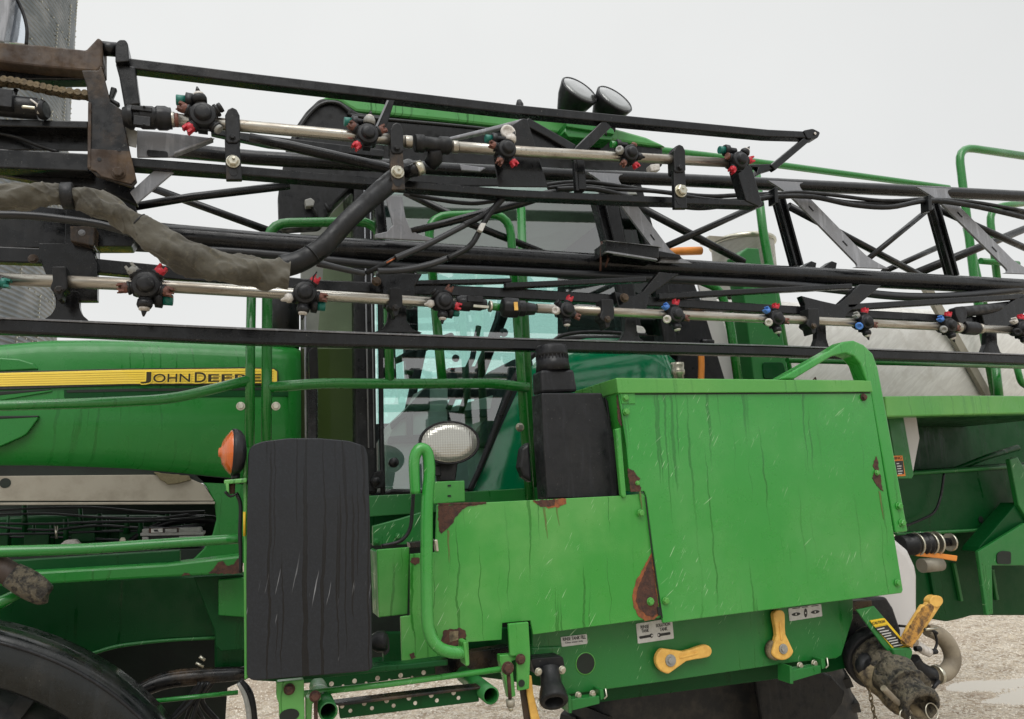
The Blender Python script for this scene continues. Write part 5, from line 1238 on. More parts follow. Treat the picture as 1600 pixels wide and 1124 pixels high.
PL('diagonal_plate', M['green_dark'], [(1590, 785), (1600, 790), (1660, 860), (1545, 866), (1528, 862), (1530, 855)], 3.02, .1, S, bevel=.005)
PL('support_plate', M['green_frame'], [(1528, 862), (1600, 818), (1700, 800), (1700, 884), (1550, 884), (1552, 960), (1542, 962)], 2.98, .02, S, bevel=.004)
PL('access_hole', M['void'], filc([(1558, 865), (1566, 861), (1580, 862), (1580, 882), (1558, 881)], 4), 2.975, .01, S, bevel=0)
PL('rear_fender', M['green_dark'], filc([(1420, 822), (1700, 812), (1700, 960), (1600, 962), (1520, 962), (1500, 968), (1480, 972), (1420, 960)], 5), 3.3, .06, S, bevel=.01)
BR('fender_rib', M['green_frame'], [(1492, 880, 4), (1504, 940, 4)], 3.28, .02, S); BR('fender_rib', M['green_frame'], [(1552, 890, 4), (1560, 938, 4)], 3.28, .02, S); BR('fender_rib', M['green_dark'], [(1455, 888, 5), (1462, 930, 5)], 3.28, .02, S)
b = MB(); c = P(1405, 852, 2.9); ax = P(1505, 846, 2.9)-c; k = mpp(c)
b.lathe(c, ax, [(0, 15*k), (22*k, 15*k), (24*k, 17*k), (28*k, 17*k), (30*k, 14*k), (44*k, 14*k), (45*k, 17*k), (49*k, 17*k), (50*k, 14*k), (54*k, 14*k), (55*k, 17*k), (58*k, 17*k), (60*k, 12*k), (74*k, 10*k), (76*k, 13*k), (82*k, 13*k), (84*k, 7*k), (104*k, 6.5*k)], 24)
ho = b.build('suction_hose_joint', M['blackdull'], S)
for t in (26, 47, 56.5, 79): ring(1405+t, 852-t*.06, 2.9, 36 if t < 60 else 28, 3, M['chrome'], 'hose_clamp', ax, ho)
BR('yellow_lever', M['orange'], [(1432, 866, 6), (1470, 869, 8), (1496, 873, 9)], 2.88, .012, S)
TB('pipe', M['alu'], [(1440, 884, 22), (1470, 882, 20)], 3.1, S)
def rinse():
    b = MB(); b.poly([(1385, 838), (1405, 842), (1424, 858), (1436, 884), (1439, 900), (1439, 962), (1424, 996), (1405, 1010), (1350, 1010)], 2.75, .5); 
    b.build('rinse_tank', M['poly'], S, bevel=.05, seg=4)['label'] = 'white poly rinse tank behind the valve plate'
rinse()
PL('tank_cradle', M['plastic'], [(1335, 938), (1385, 933), (1396, 950), (1408, 985), (1408, 1030), (1335, 1020)], 2.68, .05, S, bevel=.01)
# ================================================================ load station: green cover box, valve plate, handles
YB = 2.40
box = PL('station_cover', M['green_box'], [(966, 612), (1361, 612), (1411, 922), (1409, 927), (1250, 947), (1036, 974), (1022, 870), (1010, 776), (1007, 768), (986, 768), (979, 700), (972, 650)], YB, .012, S, bevel=.003)
box['label'] = 'large scratched green cover panel with rain runs'
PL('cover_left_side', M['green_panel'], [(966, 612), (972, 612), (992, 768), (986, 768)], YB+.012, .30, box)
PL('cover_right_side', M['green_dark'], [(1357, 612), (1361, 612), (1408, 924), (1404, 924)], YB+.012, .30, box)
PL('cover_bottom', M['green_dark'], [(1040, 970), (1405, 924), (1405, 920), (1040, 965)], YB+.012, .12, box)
lid = MB(); lid.poly([(963, 591), (1361, 595), (1364, 612.5), (966, 614.5)], YB-.012, .02); lid.poly([(963, 590.5), (1362, 594.5), (1362, 598), (963, 594)], YB+.008, .36)
lid.poly([(962, 591), (968, 591), (971, 614), (965, 614)], YB+.008, .36)
ld = lid.build('cover_lid', M['green_lite'], S, bevel=.003); ld['label'] = 'folded lid edge along the top of the green cover'
TB('lid_wire', M['rust'], [(1270, 596, 2), (1274, 590, 2), (1275, 596, 2)], YB+.1, ld, curve=3)
BR('lid_shadow_gap', M['void'], [(975, 616, 2.0), (1360, 614, 2.0)], YB-.0025, .004, ld, bevel=0)
low = PL('lower_cover', M['green_panel'], [(683, 789), (976, 774.5), (1004, 771), (1009, 777), (1020, 862), (1034.5, 961), (1033, 965), (833, 992), (829, 970), (785, 974), (784, 1000), (729, 1004), (724, 985), (700, 985), (690, 1025), (660, 1036), (638, 1043), (628, 1038), (626, 964), (641, 962), (641, 866), (680, 863)], YB+.006, .012, S, bevel=.002)
low['label'] = 'lower worn green cover with rust patches'
PL('corner_plate', M['green_panel'], [(589, 859), (640, 855), (637, 960), (592, 965)], YB+.06, .01, S, bevel=.003)
PL('corner_return', M['green_frame'], [(588, 862), (592, 860), (596, 965), (592, 966)], YB+.07, .12, S)
PL('edge_flange', M['green_panel'], [(961, 671), (970, 668), (979, 776), (975, 779), (971, 774)], YB-.004, .02, low, bevel=.004)
BR('cover_seam', M['void'], [(1009, 776, 1.6), (1019, 860, 1.6), (1035, 966, 1.8)], YB-.002, .003, box, bevel=0)
BR('cover_top_edge', M['rust'], [(686, 788, 3), (760, 786, 3)], YB+.003, .02, low, bevel=.001)
PL('hinge_tab', M['green_panel'], [(969, 615), (992, 615), (993, 631), (972, 631)], YB-.004, .006, box, bevel=.001)
for x, y in ((977, 622), (978.5, 644), (1001, 802), (1040, 939)): bolt(x, y, YB-.004, 4.6, M['green_lite'], box)
bolt(1349, 621, YB-.003, 4.5, M['rust'], box); bolt(1402, 911, YB-.003, 4.5, M['green_panel'], box)
bolt(1370, 739, YB-.004, 3.5, M['green_lite'], box)
def rustp(pts, Y, par, sd=0, mat='rust', amp=1.4): return PL('rust_patch', M[mat], jag(jag(pts, amp, 3.5, sd), amp*.7, 1.2, sd+9), Y, .003, par, bevel=0)
rustp([(684, 790), (760, 786), (748, 790), (732, 792), (722, 797), (712, 808), (706, 820), (697, 828), (690, 834), (686, 830)], YB+.0045, low, 1)
rustp([(833, 783), (885, 779), (884, 787), (872, 793), (858, 794), (845, 792)], YB+.0045, low, 2, 'rust_edge'); rustp([(834, 782), (868, 780), (866, 790), (850, 793), (842, 790)], YB+.0035, low, 2)
rustp([(1016, 868), (1019, 864), (1024, 905), (1031, 960), (1022, 968), (1008, 970), (997, 962), (990, 948), (988, 930), (994, 908), (1004, 890)], YB+.0045, low, 3, 'rust_edge', 1.0)
rustp([(1017, 870), (1023, 905), (1030, 958), (1020, 964), (1010, 962), (999, 952), (994, 938), (996, 922), (1004, 902)], YB+.0035, low, 4, 'rust', 1.0)
bolt(1016, 940, YB+.004, 5, M['green_lite'], low)
PL('seam_notch', M['void'], [(1027, 949), (1033, 949), (1034, 962), (1029, 962)], YB-.0015, .002, box, bevel=0)
rustp([(981, 731), (990, 736), (1000, 748), (997, 755), (1003, 762), (1001, 768), (985, 768)], YB-.002, box, 5); bolt(996, 755, YB-.003, 3, M['green_lite'], box)
rustp([(1370, 712), (1373, 728), (1376, 745), (1380, 768), (1371, 760), (1364, 748), (1365, 738), (1368, 735), (1364, 728), (1366, 720)], YB-.002, box, 6)
rustp([(693, 985), (718, 982), (727, 985), (728, 995), (722, 1004), (706, 1015), (694, 1012), (689, 1004)], YB+.004, low, 7); rustp([(702, 987), (716, 986), (716, 1000), (703, 1004)], YB+.003, low, 8, 'mud', .4)
rustp([(643, 872), (656, 871), (655, 880), (648, 884), (642, 879)], YB+.004, low, 9); rustp([(640, 1022), (647, 1020), (649, 1027), (643, 1031)], YB+.004, low, 9)
rustp([(964, 618), (971, 618), (972, 650), (974, 668), (966, 660)], YB+.010, box, 10)
for x0_, y0_, x1_, y1_, w_, sd_ in ((700, 829, 702, 880, 3.2, 1), (850, 794, 856, 842, 3.4, 2), (869, 790, 874, 822, 2.4, 3), (1000, 768, 1004, 800, 2.4, 4), (1374, 768, 1381, 812, 2.4, 5), (716, 1006, 717, 1012, 2, 6)):
    n_ = 9; a_, b_ = [], []
    for i_ in range(n_+1):
        t_ = i_/n_; cx_, cy_ = x0_+(x1_-x0_)*t_+noise.noise(Vector((t_*4, sd_, 0)))*1.2, y0_+(y1_-y0_)*t_; hw_ = w_/2*(1-t_)**.7+.15
        a_.append((cx_-hw_, cy_)); b_.append((cx_+hw_, cy_))
    PL('rust_run', M['rust_stain'], a_+b_[::-1], (YB+.0052 if x0_ < 960 else YB-.0012), .002, low if x0_ < 960 else box, bevel=0)
# flat arch to the right of the box
arch = PL('hoop_bar', M['green_box'], [(1318, 534), (1334, 532), (1350, 539), (1364, 553), (1372, 575), (1380, 617), (1419, 831), (1400, 833), (1362, 617), (1353, 592), (1345, 569), (1335, 557), (1322, 552), (1300, 557), (1242, 592), (1216, 593), (1298, 547)], YB+.0, .07, S, bevel=.006)
arch['label'] = 'flat green hoop bar along the right edge of the cover'
for x, y in ((1404, 791), (1409, 817)): bolt(x, y, YB-.001, 5, M['green_panel'], arch)
# vent canister
vc = PL('vent_canister', M['plastic'], filc([(846, 614), (941, 614), (962, 690), (966, 778), (856, 780), (850, 700)], 3), 2.46, .10, S, bevel=.008); vc['label'] = 'tall black plastic vent canister behind the lower cover'
PL('canister_side_lobe', M['blackdull'], [(816, 700), (828, 690), (832, 755), (818, 745), (812, 730)], 2.52, .05, vc, bevel=.01)
PL('canister_wing', M['plastic'], [(945, 620), (962, 640), (972, 700), (976, 776), (966, 778), (958, 700)], 2.50, .05, vc, bevel=.004)
PL('canister_neck', M['plastic'], [(845, 578), (897, 577), (903, 612), (846, 614)], 2.49, .09, vc, bevel=.01)
b = MB(); c = P(864, 577, 2.54); k = mpp(c); u_ = Vector((-.03, 0, 1))
b.lathe(c, u_, [(-4*k, 27*k), (14*k, 25.5*k), (15*k, 24*k), (20*k, 24*k), (21*k, 25.5*k), (24*k, 25.5*k), (33*k, 25*k), (37*k, 23*k), (38*k, 0)], 36)
for q in range(26):
    a = 2*math.pi*q/26; b.box(c+u_*17.5*k+Vector((math.cos(a)*25*k, math.sin(a)*25*k, 0)), (.004, .004, .014), Matrix.Rotation(a, 3, 'Z'))
b.build('canister_cap', M['plastic'], vc)

# black streaked plastic panel (folded ladder guard) with its green edge
pan = PL('ladder_guard', M['panelblack'], filc([(388, 706), (394, 696), (410, 690), (450, 685), (500, 685), (545, 689), (570, 697), (575, 712), (578, 800), (582, 1044), (575, 1049), (480, 1057), (395, 1064), (386, 1058), (385, 900)], 6), 2.16, .06, S, bevel=.024)
pan.modifiers['bevel'].segments = 5; pan['label'] = 'tall black plastic guard panel streaked by rain'
PL('guard_edge_bar', M['green_panel'], [(380, 700), (386, 698), (387, 1060), (382, 1063)], 2.20, .03, S)
PL('guard_back_frame', M['green_dark'], [(392, 710), (560, 700), (572, 1045), (392, 1055)], 2.215, .02, S)
PL('guard_foot', M['green_dark'], [(400, 1055), (575, 1045), (600, 1040), (640, 1038), (700, 1030), (700, 1040), (440, 1066), (400, 1064)], 2.3, .06, S)
# amber side lamp
c = P(364, 707, 2.2); k = mpp(c); ax = Vector((-1, -.10, .02))
b = MB(); b.lathe(c-ax*19*k, ax, [(0, 12*k), (3*k, 26*k), (9*k, 34*k), (16*k, 37*k), (21*k, 36.5*k), (22*k, 33*k)], 36); lm = b.build('side_lamp', M['plastic'], S); lm['label'] = 'round amber side marker lamp on a black housing'
b = MB(); b.lathe(c, ax, [(0, 35*k), (4*k, 34*k), (10*k, 27*k), (16*k, 18*k), (18*k, 8*k), (21*k, 7*k), (22*k, 0)], 36, 0); b.build('amber_lens', M['amber'], lm)
b = MB(); b.poly([(350, 750), (386, 747), (386, 754), (350, 757)], 2.17, .06); b.poly([(352, 755), (358, 755), (358, 770), (354, 768)], 2.17, .05); b.build('lamp_bracket', M['green_panel'], S, bevel=.003)
TB('lamp_foot', M['plastic'], [(368, 740, 14), (368, 752, 12)], 2.2, lm); TB('lamp_stud', M['rust'], [(362, 756, 11), (363, 772, 8)], 2.2, lm)
TB('lamp_cable', M['blackdull'], [(352, 768, 5), (360, 776, 4), (372, 770, 3)], 2.19, lm, curve=3); TB('lamp_cable', M['blackdull'], [(370, 772, 6), (376, 790, 6), (375, 830, 6), (376, 860, 6), (376, 895, 5)], 2.21, S, curve=4)
TB('cable_sleeve', M['yellowflat'], [(382, 800, 4), (382, 838, 4)], 2.19, S)
# grab tube in front of the lower cover
gt = TB('grab_tube', GR if False else M['green_box'], [(649, 772, 16), (647, 725, 17), (651, 707, 18), (659, 701, 18), (668, 709, 18), (671, 740, 18.5), (667, 800, 19), (667, 950, 19), (672, 992, 19), (686, 1012, 19), (705, 1019, 19), (727, 1020, 18)], 2.3, S, curve=6, seg=20); gt['label'] = 'bent bright green grab tube in front of the lower cover'
PL('tube_flange', M['green_panel'], filc([(724, 1004), (732, 1002), (734, 1040), (728, 1042)], 3), 2.28, .06, gt)
TB('tube_cable', M['blackdull'], [(646, 770, 6), (644, 800, 6), (640, 828, 6), (625, 846, 6), (596, 853, 5)], 2.36, S, curve=5)
b = MB(); b.poly([(640, 848), (684, 843), (686, 852), (642, 857)], YB+.05, .05); b.build('hinge_clip', M['black_mud'], S, bevel=.002)
PL('clip_plate', M['chrome'], [(678, 844), (684, 843), (686, 862), (681, 862)], YB+.0, .02, S)
# platform edge behind: dark green sheet pieces between guard and cover
PL('platform_edge', M['green_frame'], [(575, 775), (640, 772), (740, 768), (840, 762), (842, 790), (684, 800), (575, 808)], 3.0, .05, S)
PL('platform_wall', M['green_dark'], [(575, 800), (700, 792), (700, 870), (575, 870)], 3.1, .05, S)
PL('platform_step', M['green_frame'], [(583, 822), (628, 810), (660, 800), (660, 850), (583, 853)], 2.8, .03, S)
for x, y in ((588, 846), (622, 838)): bolt(x, y, 2.79, 4, M['green_frame'], S)
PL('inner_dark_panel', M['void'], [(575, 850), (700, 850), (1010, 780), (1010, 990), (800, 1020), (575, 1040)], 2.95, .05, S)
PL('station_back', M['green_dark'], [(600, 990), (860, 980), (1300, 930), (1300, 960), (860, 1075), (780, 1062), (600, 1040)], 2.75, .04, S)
b = MB(); b.lathe(P(590, 1003, 2.36), (1, -.3, 0), [(-.02, .02), (0, .03), (.02, .03), (.03, .02)], 18); b.poly(filc([(597, 993), (608, 996), (609, 1018), (601, 1026), (596, 1010)], 3), 2.35, .03); b.build('drain_valve', M['blackdull'], S, bevel=.003)

# ---- lower valve plate
YV = 2.50
vp = PL('valve_plate', M['green_frame'], [(832, 985), (1036, 958), (1333, 930), (1333, 965), (1330, 975), (1315, 1024), (1307, 1029), (1235, 1036), (1040, 1065), (885, 1086), (878, 1082), (876, 1040), (832, 1030)], YV, .012, S, bevel=.003); vp['label'] = 'scratched dark green valve plate under the covers'
PL('plate_tube', M['green_frame'], [(832, 1012), (878, 1010), (878, 1024), (832, 1027)], YV-.01, .06, vp, bevel=.006)
MB().lathe(P(915, 1037, YV-.0015), (0, 1, 0), [(0, 15.5*mpp(P(915, 1037, YV))), (.001, 15.5*mpp(P(915, 1037, YV)))], 32).build('access_hole', M['void'], vp)
MB().lathe(P(915, 1037, YV-.002), (0, 1, 0), [(0, 15.5*mpp(P(915, 1037, YV))), (0, 17*mpp(P(915, 1037, YV))), (.003, 17*mpp(P(915, 1037, YV))), (.003, 15.5*mpp(P(915, 1037, YV)))], 32, caps=False).build('hole_rim', M['green_lite'], vp)
def decal(pts, nm='tank_decal'): return PL(nm, M['decal_white'], filc(pts, 1.5, 2), YV-.0035, .004, vp, bevel=0)
d1 = decal([(876, 996), (917, 991), (918, 1006), (878, 1011)]); text('RINSE TANK FILL', 879.5, 1002, 915.5, 998, 5.2, YV-.0037, M['decal_black'], d1, bold=.012); text('Clean water only', 883, 1006.8, 911, 1003.5, 3.2, YV-.0037, M['decal_black'], d1)
d2 = decal([(994, 975), (1050, 966), (1053, 998), (997, 1006)])
text('RINSE', 1001, 983, 1014, 981.5, 5, YV-.0037, M['decal_black'], d2, bold=.012); text('TANK', 1002.5, 989, 1014, 987.5, 5, YV-.0037, M['decal_black'], d2, bold=.012)
text('SOLUTION', 1025, 980.5, 1047, 977.5, 5, YV-.0037, M['decal_black'], d2, bold=.012); text('TANK', 1031, 986.5, 1043, 985, 5, YV-.0037, M['decal_black'], d2, bold=.012)
def arrow(x0, y0, x1, y1, par, w=4.2, f=1):
    b = MB(); BR('', None, [(x0, y0, w), (x1, y1, w)], YV-.0038, .002, None, mb=b)
    c = P(x1, y1, YV-.0045); b.lathe(c, (0, 1, 0), [(0, .0072), (.001, .0072)], 16); c = P(x0, y0, YV-.0048); b.lathe(c, (0, 1, 0), [(0, w/2*mpp(c)), (.0012, w/2*mpp(c))], 14)
    b.build('decal_symbol', M['decal_black'], par); MB().lathe(P(x1+1*f, y1, YV-.0058), (0, 1, 0), [(0, .0035), (.001, .0035)], 12).build('decal_dot', M['decal_white'], par)
arrow(1001, 996.5, 1018, 993.5, d2); arrow(1046, 990, 1030, 992.5, d2, f=-1)
d3 = decal([(1232, 951), (1283, 944), (1285, 963), (1234, 971)])
for i, (x, y) in enumerate(((1244, 960), (1259, 958), (1274, 956.5))):
    b = MB(); pts = []
    for k in range(16):
        a = 2*math.pi*k/16; rx, ry = (6.4, 2.7) if i != 1 else (2.4, 7)
        pts.append((x+rx*math.cos(a)*(1 if abs(math.cos(a)) < .9 else 1.05), y+ry*math.sin(a)-(0.13*rx*math.cos(a) if i != 1 else 0)))
    b.poly(pts, YV-.0045, .002); b.build('decal_symbol', M['decal_black'], d3)
    MB().lathe(P(x, y, YV-.0052), (0, 1, 0), [(0, .0034), (.001, .0034)], 12).build('decal_dot', M['decal_white'], d3)
for k, (a, c) in enumerate(((1238, 1250), (1253, 1262), (1268, 1279))):
    b = MB(); BR('', None, [(a, 951.4-.13*(a-1238), 1.2), (c, 951.4-.13*(c-1238), 1.2)], YV-.0038, .001, None, mb=b); b.build('decal_line', M['decal_black'], d3)
def handle(x, y, r, ex, ey, er, Y, nm='valve_handle'):
    k = mpp(P(x, y, Y)); C_ = Vector((x, y)); E_ = Vector((ex, ey)); t = (E_-C_).normalized(); nn = Vector((-t.y, t.x)); L_ = (E_-C_).length
    pts = []
    a0 = math.atan2(nn.y, nn.x)
    for i in range(19):
        a = a0+R(18)+ (math.pi*2-R(36)-math.pi+math.pi*0)*0 + (math.pi+R(0)-R(0)-R(36)+R(0))*i/18
        pts.append((x+r*math.cos(a), y+r*math.sin(a)))
    w0 = er*.62
    sidep = [C_+t*L_*.42-nn*er*.80, C_+t*L_*.62-nn*er*.82, C_+t*L_*.85-nn*er*.95]
    pts += [(v.x, v.y) for v in sidep]
    for i in range(9):
        a = a0+math.pi+math.pi*i/8; pts.append((ex+er*math.cos(a), ey+er*math.sin(a)))
    sidep = [C_+t*L_*.85+nn*er*.95, C_+t*L_*.62+nn*er*.82, C_+t*L_*.42+nn*er*.80]
    pts += [(v.x, v.y) for v in sidep]
    o = PL(nm, M['yellow'], pts, Y-.035, .022, S, bevel=.005)
    o.modifiers['bevel'].segments = 3
    rb = MB(); BR('', None, [(x+t.x*r*.75, y+t.y*r*.75, 3), (x+t.x*L_*.8, y+t.y*L_*.8, 2.5)], Y-.038, .008, None, mb=rb); rb.build('handle_rib', M['yellow'], o, bevel=.001)
    b = MB(); b.lathe(P(x, y, Y-.03), (0, 1, 0), [(0, r*.7*k), (.05, r*.7*k)], 22); b.build('handle_stem', M['mud'], o)
    b = MB(); b.lathe(P(x, y, Y-.034), (0, -1, 0), [(0, r*.42*k), (.006, r*.42*k), (.007, r*.38*k)], 20); b.lathe(P(x, y, Y-.040), (0, -1, 0), [(0, r*.22*k), (.008, r*.22*k)], 6, smooth=False); b.build('handle_bolt', M['grey'], o)
    return o
handle(1047, 1032, 21.5, 1103, 1018, 10, YV)['label'] = 'yellow valve handle lying sideways'
handle(1223, 1014, 18, 1218, 962, 9, YV)['label'] = 'yellow valve handle pointing up'
b = MB(); c = P(1207, 1015, YV-.005); b.lathe(c, (0, -1, 0), [(0, .036), (.02, .036), (.022, .03)], 24); b.build('valve_collar', M['mud'], vp)
# hinge channels under the plate
def hinge(x0, y0, x1, y1):
    s = (y1-y0)/(x1-x0); b = MB()
    b.poly([(x0, y0+6), (x1, y1+6), (x1, y1+18), (x0+1, y0+24)], YV-.05, .04); b.poly([(x0-4, y0), (x0, y0), (x0+2, y0+28), (x0-3, y0+28)], YV-.06, .07); b.poly([(x1, y1-4), (x1+6, y1-4), (x1+8, y1+10), (x1+2, y1+12)], YV-.055, .05)
    o = b.build('plate_hinge', M['green_frame'], S, bevel=.002)
    for f in (.25, .75): bolt(x0+(x1-x0)*f, y0+(y1-y0)*f+1, YV-.03, 4.5, M['chrome'], o)
    MB().tube([P(x1+9, y1-6, YV-.06), P(x1+11, y1+6, YV-.06), P(x1+7, y1+10, YV-.06)], .003, 8).build('hinge_pin', M['chrome'], o)
hinge(892, 1087, 937, 1082); hinge(1238, 1041, 1283, 1034)
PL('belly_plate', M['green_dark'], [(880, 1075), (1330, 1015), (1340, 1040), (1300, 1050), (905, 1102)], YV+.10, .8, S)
# slotted bracket, bolt and camlock left of the plate
b = MB(); b.poly([(794, 975), (826, 972), (829, 1024), (827, 1077), (809, 1080), (807, 1026), (797, 1025)], YV-.13, .012); b.poly([(781, 1024), (812, 1022), (812, 1030), (800, 1033), (806, 1088), (795, 1092), (788, 1060), (781, 1034)], YV-.12, .03)
sb = b.build('slotted_bracket', M['green_panel'], S, bevel=.003); bolt(813, 1030, YV-.135, 6.5, M['rust'], sb)
MB().lathe(P(815, 1068, YV-.1345), (0, 1, 0), [(0, .011), (.001, .011)], 18).build('bracket_hole', M['void'], sb)
TB('long_bolt', M['rust'], [(794, 1048, 6), (797, 1092, 6)], YV-.16, sb); bolt(793, 1044, YV-.17, 8, M['rust'], sb); TB('bolt_nut', M['alu'], [(797, 1093, 14), (798, 1104, 13)], YV-.16, sb); TB('bolt_nut', M['chrome'], [(798, 1104, 8), (798, 1111, 7)], YV-.16, sb)
BR('yellow_lever', M['yellow'], [(827, 1056, 8), (829, 1085, 10), (838, 1128, 14), (840, 1150, 14)], YV-.10, .012, S)
BR('lever_shaft', M['brown'], [(817, 1072, 10), (822, 1100, 12), (828, 1140, 12)], YV-.08, .012, S)
b = MB(); b.poly(filc([(830, 1030), (880, 1026), (883, 1044), (878, 1052), (836, 1054)], 4), YV-.08, .07)
c = P(858, 1048, YV-.08); e = P(866, 1098, YV-.16); k = mpp(c); ax = e-c; l_ = ax.length
b.lathe(c, ax, [(0, 17*k), (.2*l_, 15*k), (.35*l_, 16*k), (.5*l_, 17*k), (.6*l_, 19*k), (.72*l_, 21*k), (.95*l_, 22*k), (1.0*l_, 20*k), (1.0*l_, 14*k), (.7*l_, 13*k), (.68*l_, 0)], 28)
cl = b.build('camlock_outlet', M['blackdull'], S, bevel=.002)
for x, y in ((841, 1050), (878, 1047)): bolt(x, y, YV-.10, 5, M['chrome'], cl)
MB().tube([P(842, 1092, YV-.15)+Vector((0, 0, 0)), P(840, 1104, YV-.16), P(846, 1112, YV-.17), P(852, 1112, YV-.17)], .0025, 8).build('pull_ring', M['chrome'], cl)
# step frame at the bottom
st = PL('step_bracket', M['green_panel'], filc([(432, 1066), (475, 1062), (476, 1124), (476, 1160), (438, 1160), (436, 1100), (432, 1090)], 3), 2.22, .03, S); bolt(452, 1077, 2.215, 7, M['rust'], st)
MB().lathe(P(452, 1118, 2.218), (0, 1, 0), [(0, .016), (.002, .016)], 18, sx=1.6).build('bracket_hole', M['void'], st)
TB('step_rod', M['green_box'], [(474, 1084, 9.5), (600, 1070, 9.5), (782, 1046, 9)], 2.34, S)
PL('step_clip', M['green_panel'], [(478, 1092), (500, 1086), (502, 1094), (488, 1100), (486, 1150), (478, 1150)], 2.24, .04, S); TB('long_bolt', M['rust'], [(493, 1088, 6), (494, 1150, 6)], 2.22, S); bolt(492, 1088, 2.2, 7, M['rust'], S)
def perf(pts0, pts1, w0, w1, Y, holes, nm, half=0):
    (x0, y0), (x1, y1) = pts0, pts1
    o = BR(nm, M['green_dark'], [(x0, y0, w0), (x1, y1, w1)], Y, .015, S)
    g = MB()
    for f, dy, r in holes:
        x = x0+(x1-x0)*f; y = y0+(y1-y0)*f+dy; c = P(x, y, Y-.001); g.lathe(c, (0, 1, 0), [(0, r*mpp(c)), (.0005, r*mpp(c))], 14, sx=1.0)
    return o, g
o, g = perf((530, 1112), (748, 1086), 24, 22, 2.36, [(.08+.155*i, 1, 3) for i in range(6)]+[(.02+.16*i, -8, 3.6) for i in range(6)], 'step_channel'); g.build('round_holes', M['stone'], o)
PL('step_channel_lip', M['black_mud'], [(520, 1100), (700, 1078), (752, 1073), (752, 1077), (530, 1104)], 2.34, .05, o)
o2, g = perf((500, 1068), (680, 1046), 20, 16, 2.62, [(.1+.2*i, 3, 3.6) for i in range(5)]+[(.2+.2*i, 8, 2) for i in range(4)], 'step_channel'); g.build('round_holes', M['stone'], o2)
BR('step_rail', M['green_dark'], [(470, 1060, 18), (800, 1020, 18)], 2.75, .1, S); BR('step_rail', M['black_mud'], [(640, 1048, 26), (800, 1030, 40)], 2.66, .06, S)
def opentube(x, y, r, Y, depth, axis=(0, 1, 0)):
    c = P(x, y, Y); k = r*mpp(c); b = MB(); b.lathe(c, axis, [(0, k*.82), (0, k), (depth, k), (depth, k*.82), (0.001, k*.82)], 28, caps=False); o = b.build('open_tube', M['green_frame'], S)
    MB().lathe(c+Vector(axis)*.16, axis, [(0, k*.83), (.005, k*.83)], 20).build('tube_bore', M['void'], o)
opentube(767, 1087, 13.5, 2.30, .3); opentube(513, 1112, 14.5, 2.22, .3)

# ---- big muddy inlet valve at the right
c0 = P(1352, 1010, 2.62); c1 = P(1372, 1040, 2.50); c2 = P(1400, 1085, 2.36); c3 = P(1443, 1110, 2.24)
def lumpy(o, amp=.010, fr=14, seed=0):
    for v in o.data.vertices:
        n_ = noise.noise_vector(v.co*fr+Vector((seed, 0, 0))); v.co += n_*amp
k = mpp(c1)
def dense(prof, step):
    out = [prof[0]]
    for (a, r), (c, q) in zip(prof, prof[1:]):
        n = max(1, int(math.hypot(c-a, q-r)/step))
        for i in range(1, n+1): out.append((a+(c-a)*i/n, r+(q-r)*i/n))
    return out
b = MB(); ax = (P(1400, 1062, 2.40)-c0); l_ = ax.length
b.lathe(c0, ax, dense([(0, 34*k), (.25*l_, 38*k), (.28*l_, 47*k), (.36*l_, 48*k), (.38*l_, 42*k), (.55*l_, 43*k), (.58*l_, 38*k), (.8*l_, 35*k), (1.0*l_, 28*k), (1.02*l_, 0)], .004), 90)
iv = b.build('inlet_valve', M['mudblack'], S); lumpy(iv, .009, 13); lumpy(iv, .004, 45, 3); iv['label'] = 'mud caked black inlet valve with camlock end'
MB().lathe(c0+ax*.22, ax, [(0, 46*k), (.012, 50*k), (.05, 50*k), (.06, 46*k)], 48).build('clamp_band', M['plastic'], iv)
b = MB(); a2 = P(1440, 1104, 2.22)-P(1392, 1050, 2.38); s0 = P(1392, 1050, 2.38); l2 = a2.length; b.lathe(s0, a2, dense([(0, 30*k), (.1*l2, 34*k), (.3*l2, 32*k), (.5*l2, 31*k), (.53*l2, 35*k), (.58*l2, 35*k), (.60*l2, 25*k), (.85*l2, 25*k), (.88*l2, 28*k), (1.0*l2, 28*k), (1.04*l2, 25*k), (1.04*l2, 20*k), (.8*l2, 18*k), (.8*l2, 0)], .004), 80)
q = b.build('camlock_outlet', M['mudblack'], iv); lumpy(q, .004, 26); lumpy(q, .0025, 70, 2)
b = MB(); b.lathe(P(1345, 1044, 2.5), P(1425, 1114, 2.28)-P(1345, 1044, 2.5), dense([(0, .0), (.002, .02), (.03, .038), (.15, .048), (.25, .038), (.34, .02), (.36, .0)], .004), 60); m3 = b.build('mud_cake', M['mud'], iv); lumpy(m3, .014, 14, 4); lumpy(m3, .005, 46, 9)
TB('cam_lever', M['tan'], [(1380, 1075, 10), (1400, 1095, 9), (1418, 1108, 5), (1426, 1120, 4), (1425, 1132, 4)], 2.26, iv, curve=4)
def pullring(x, y, r, Y, par):
    c = P(x, y, Y); k_ = r*mpp(c); MB().tube([c+Vector((math.cos(t)*k_, .2*math.sin(t)*k_, math.sin(t)*k_)) for t in [2*math.pi*i/20 for i in range(21)]], .0022, 8, caps=False).build('pull_ring', M['chrome'], par)
pullring(1456, 1112, 12, 2.2, iv); pullring(1414, 1120, 10, 2.24, iv)
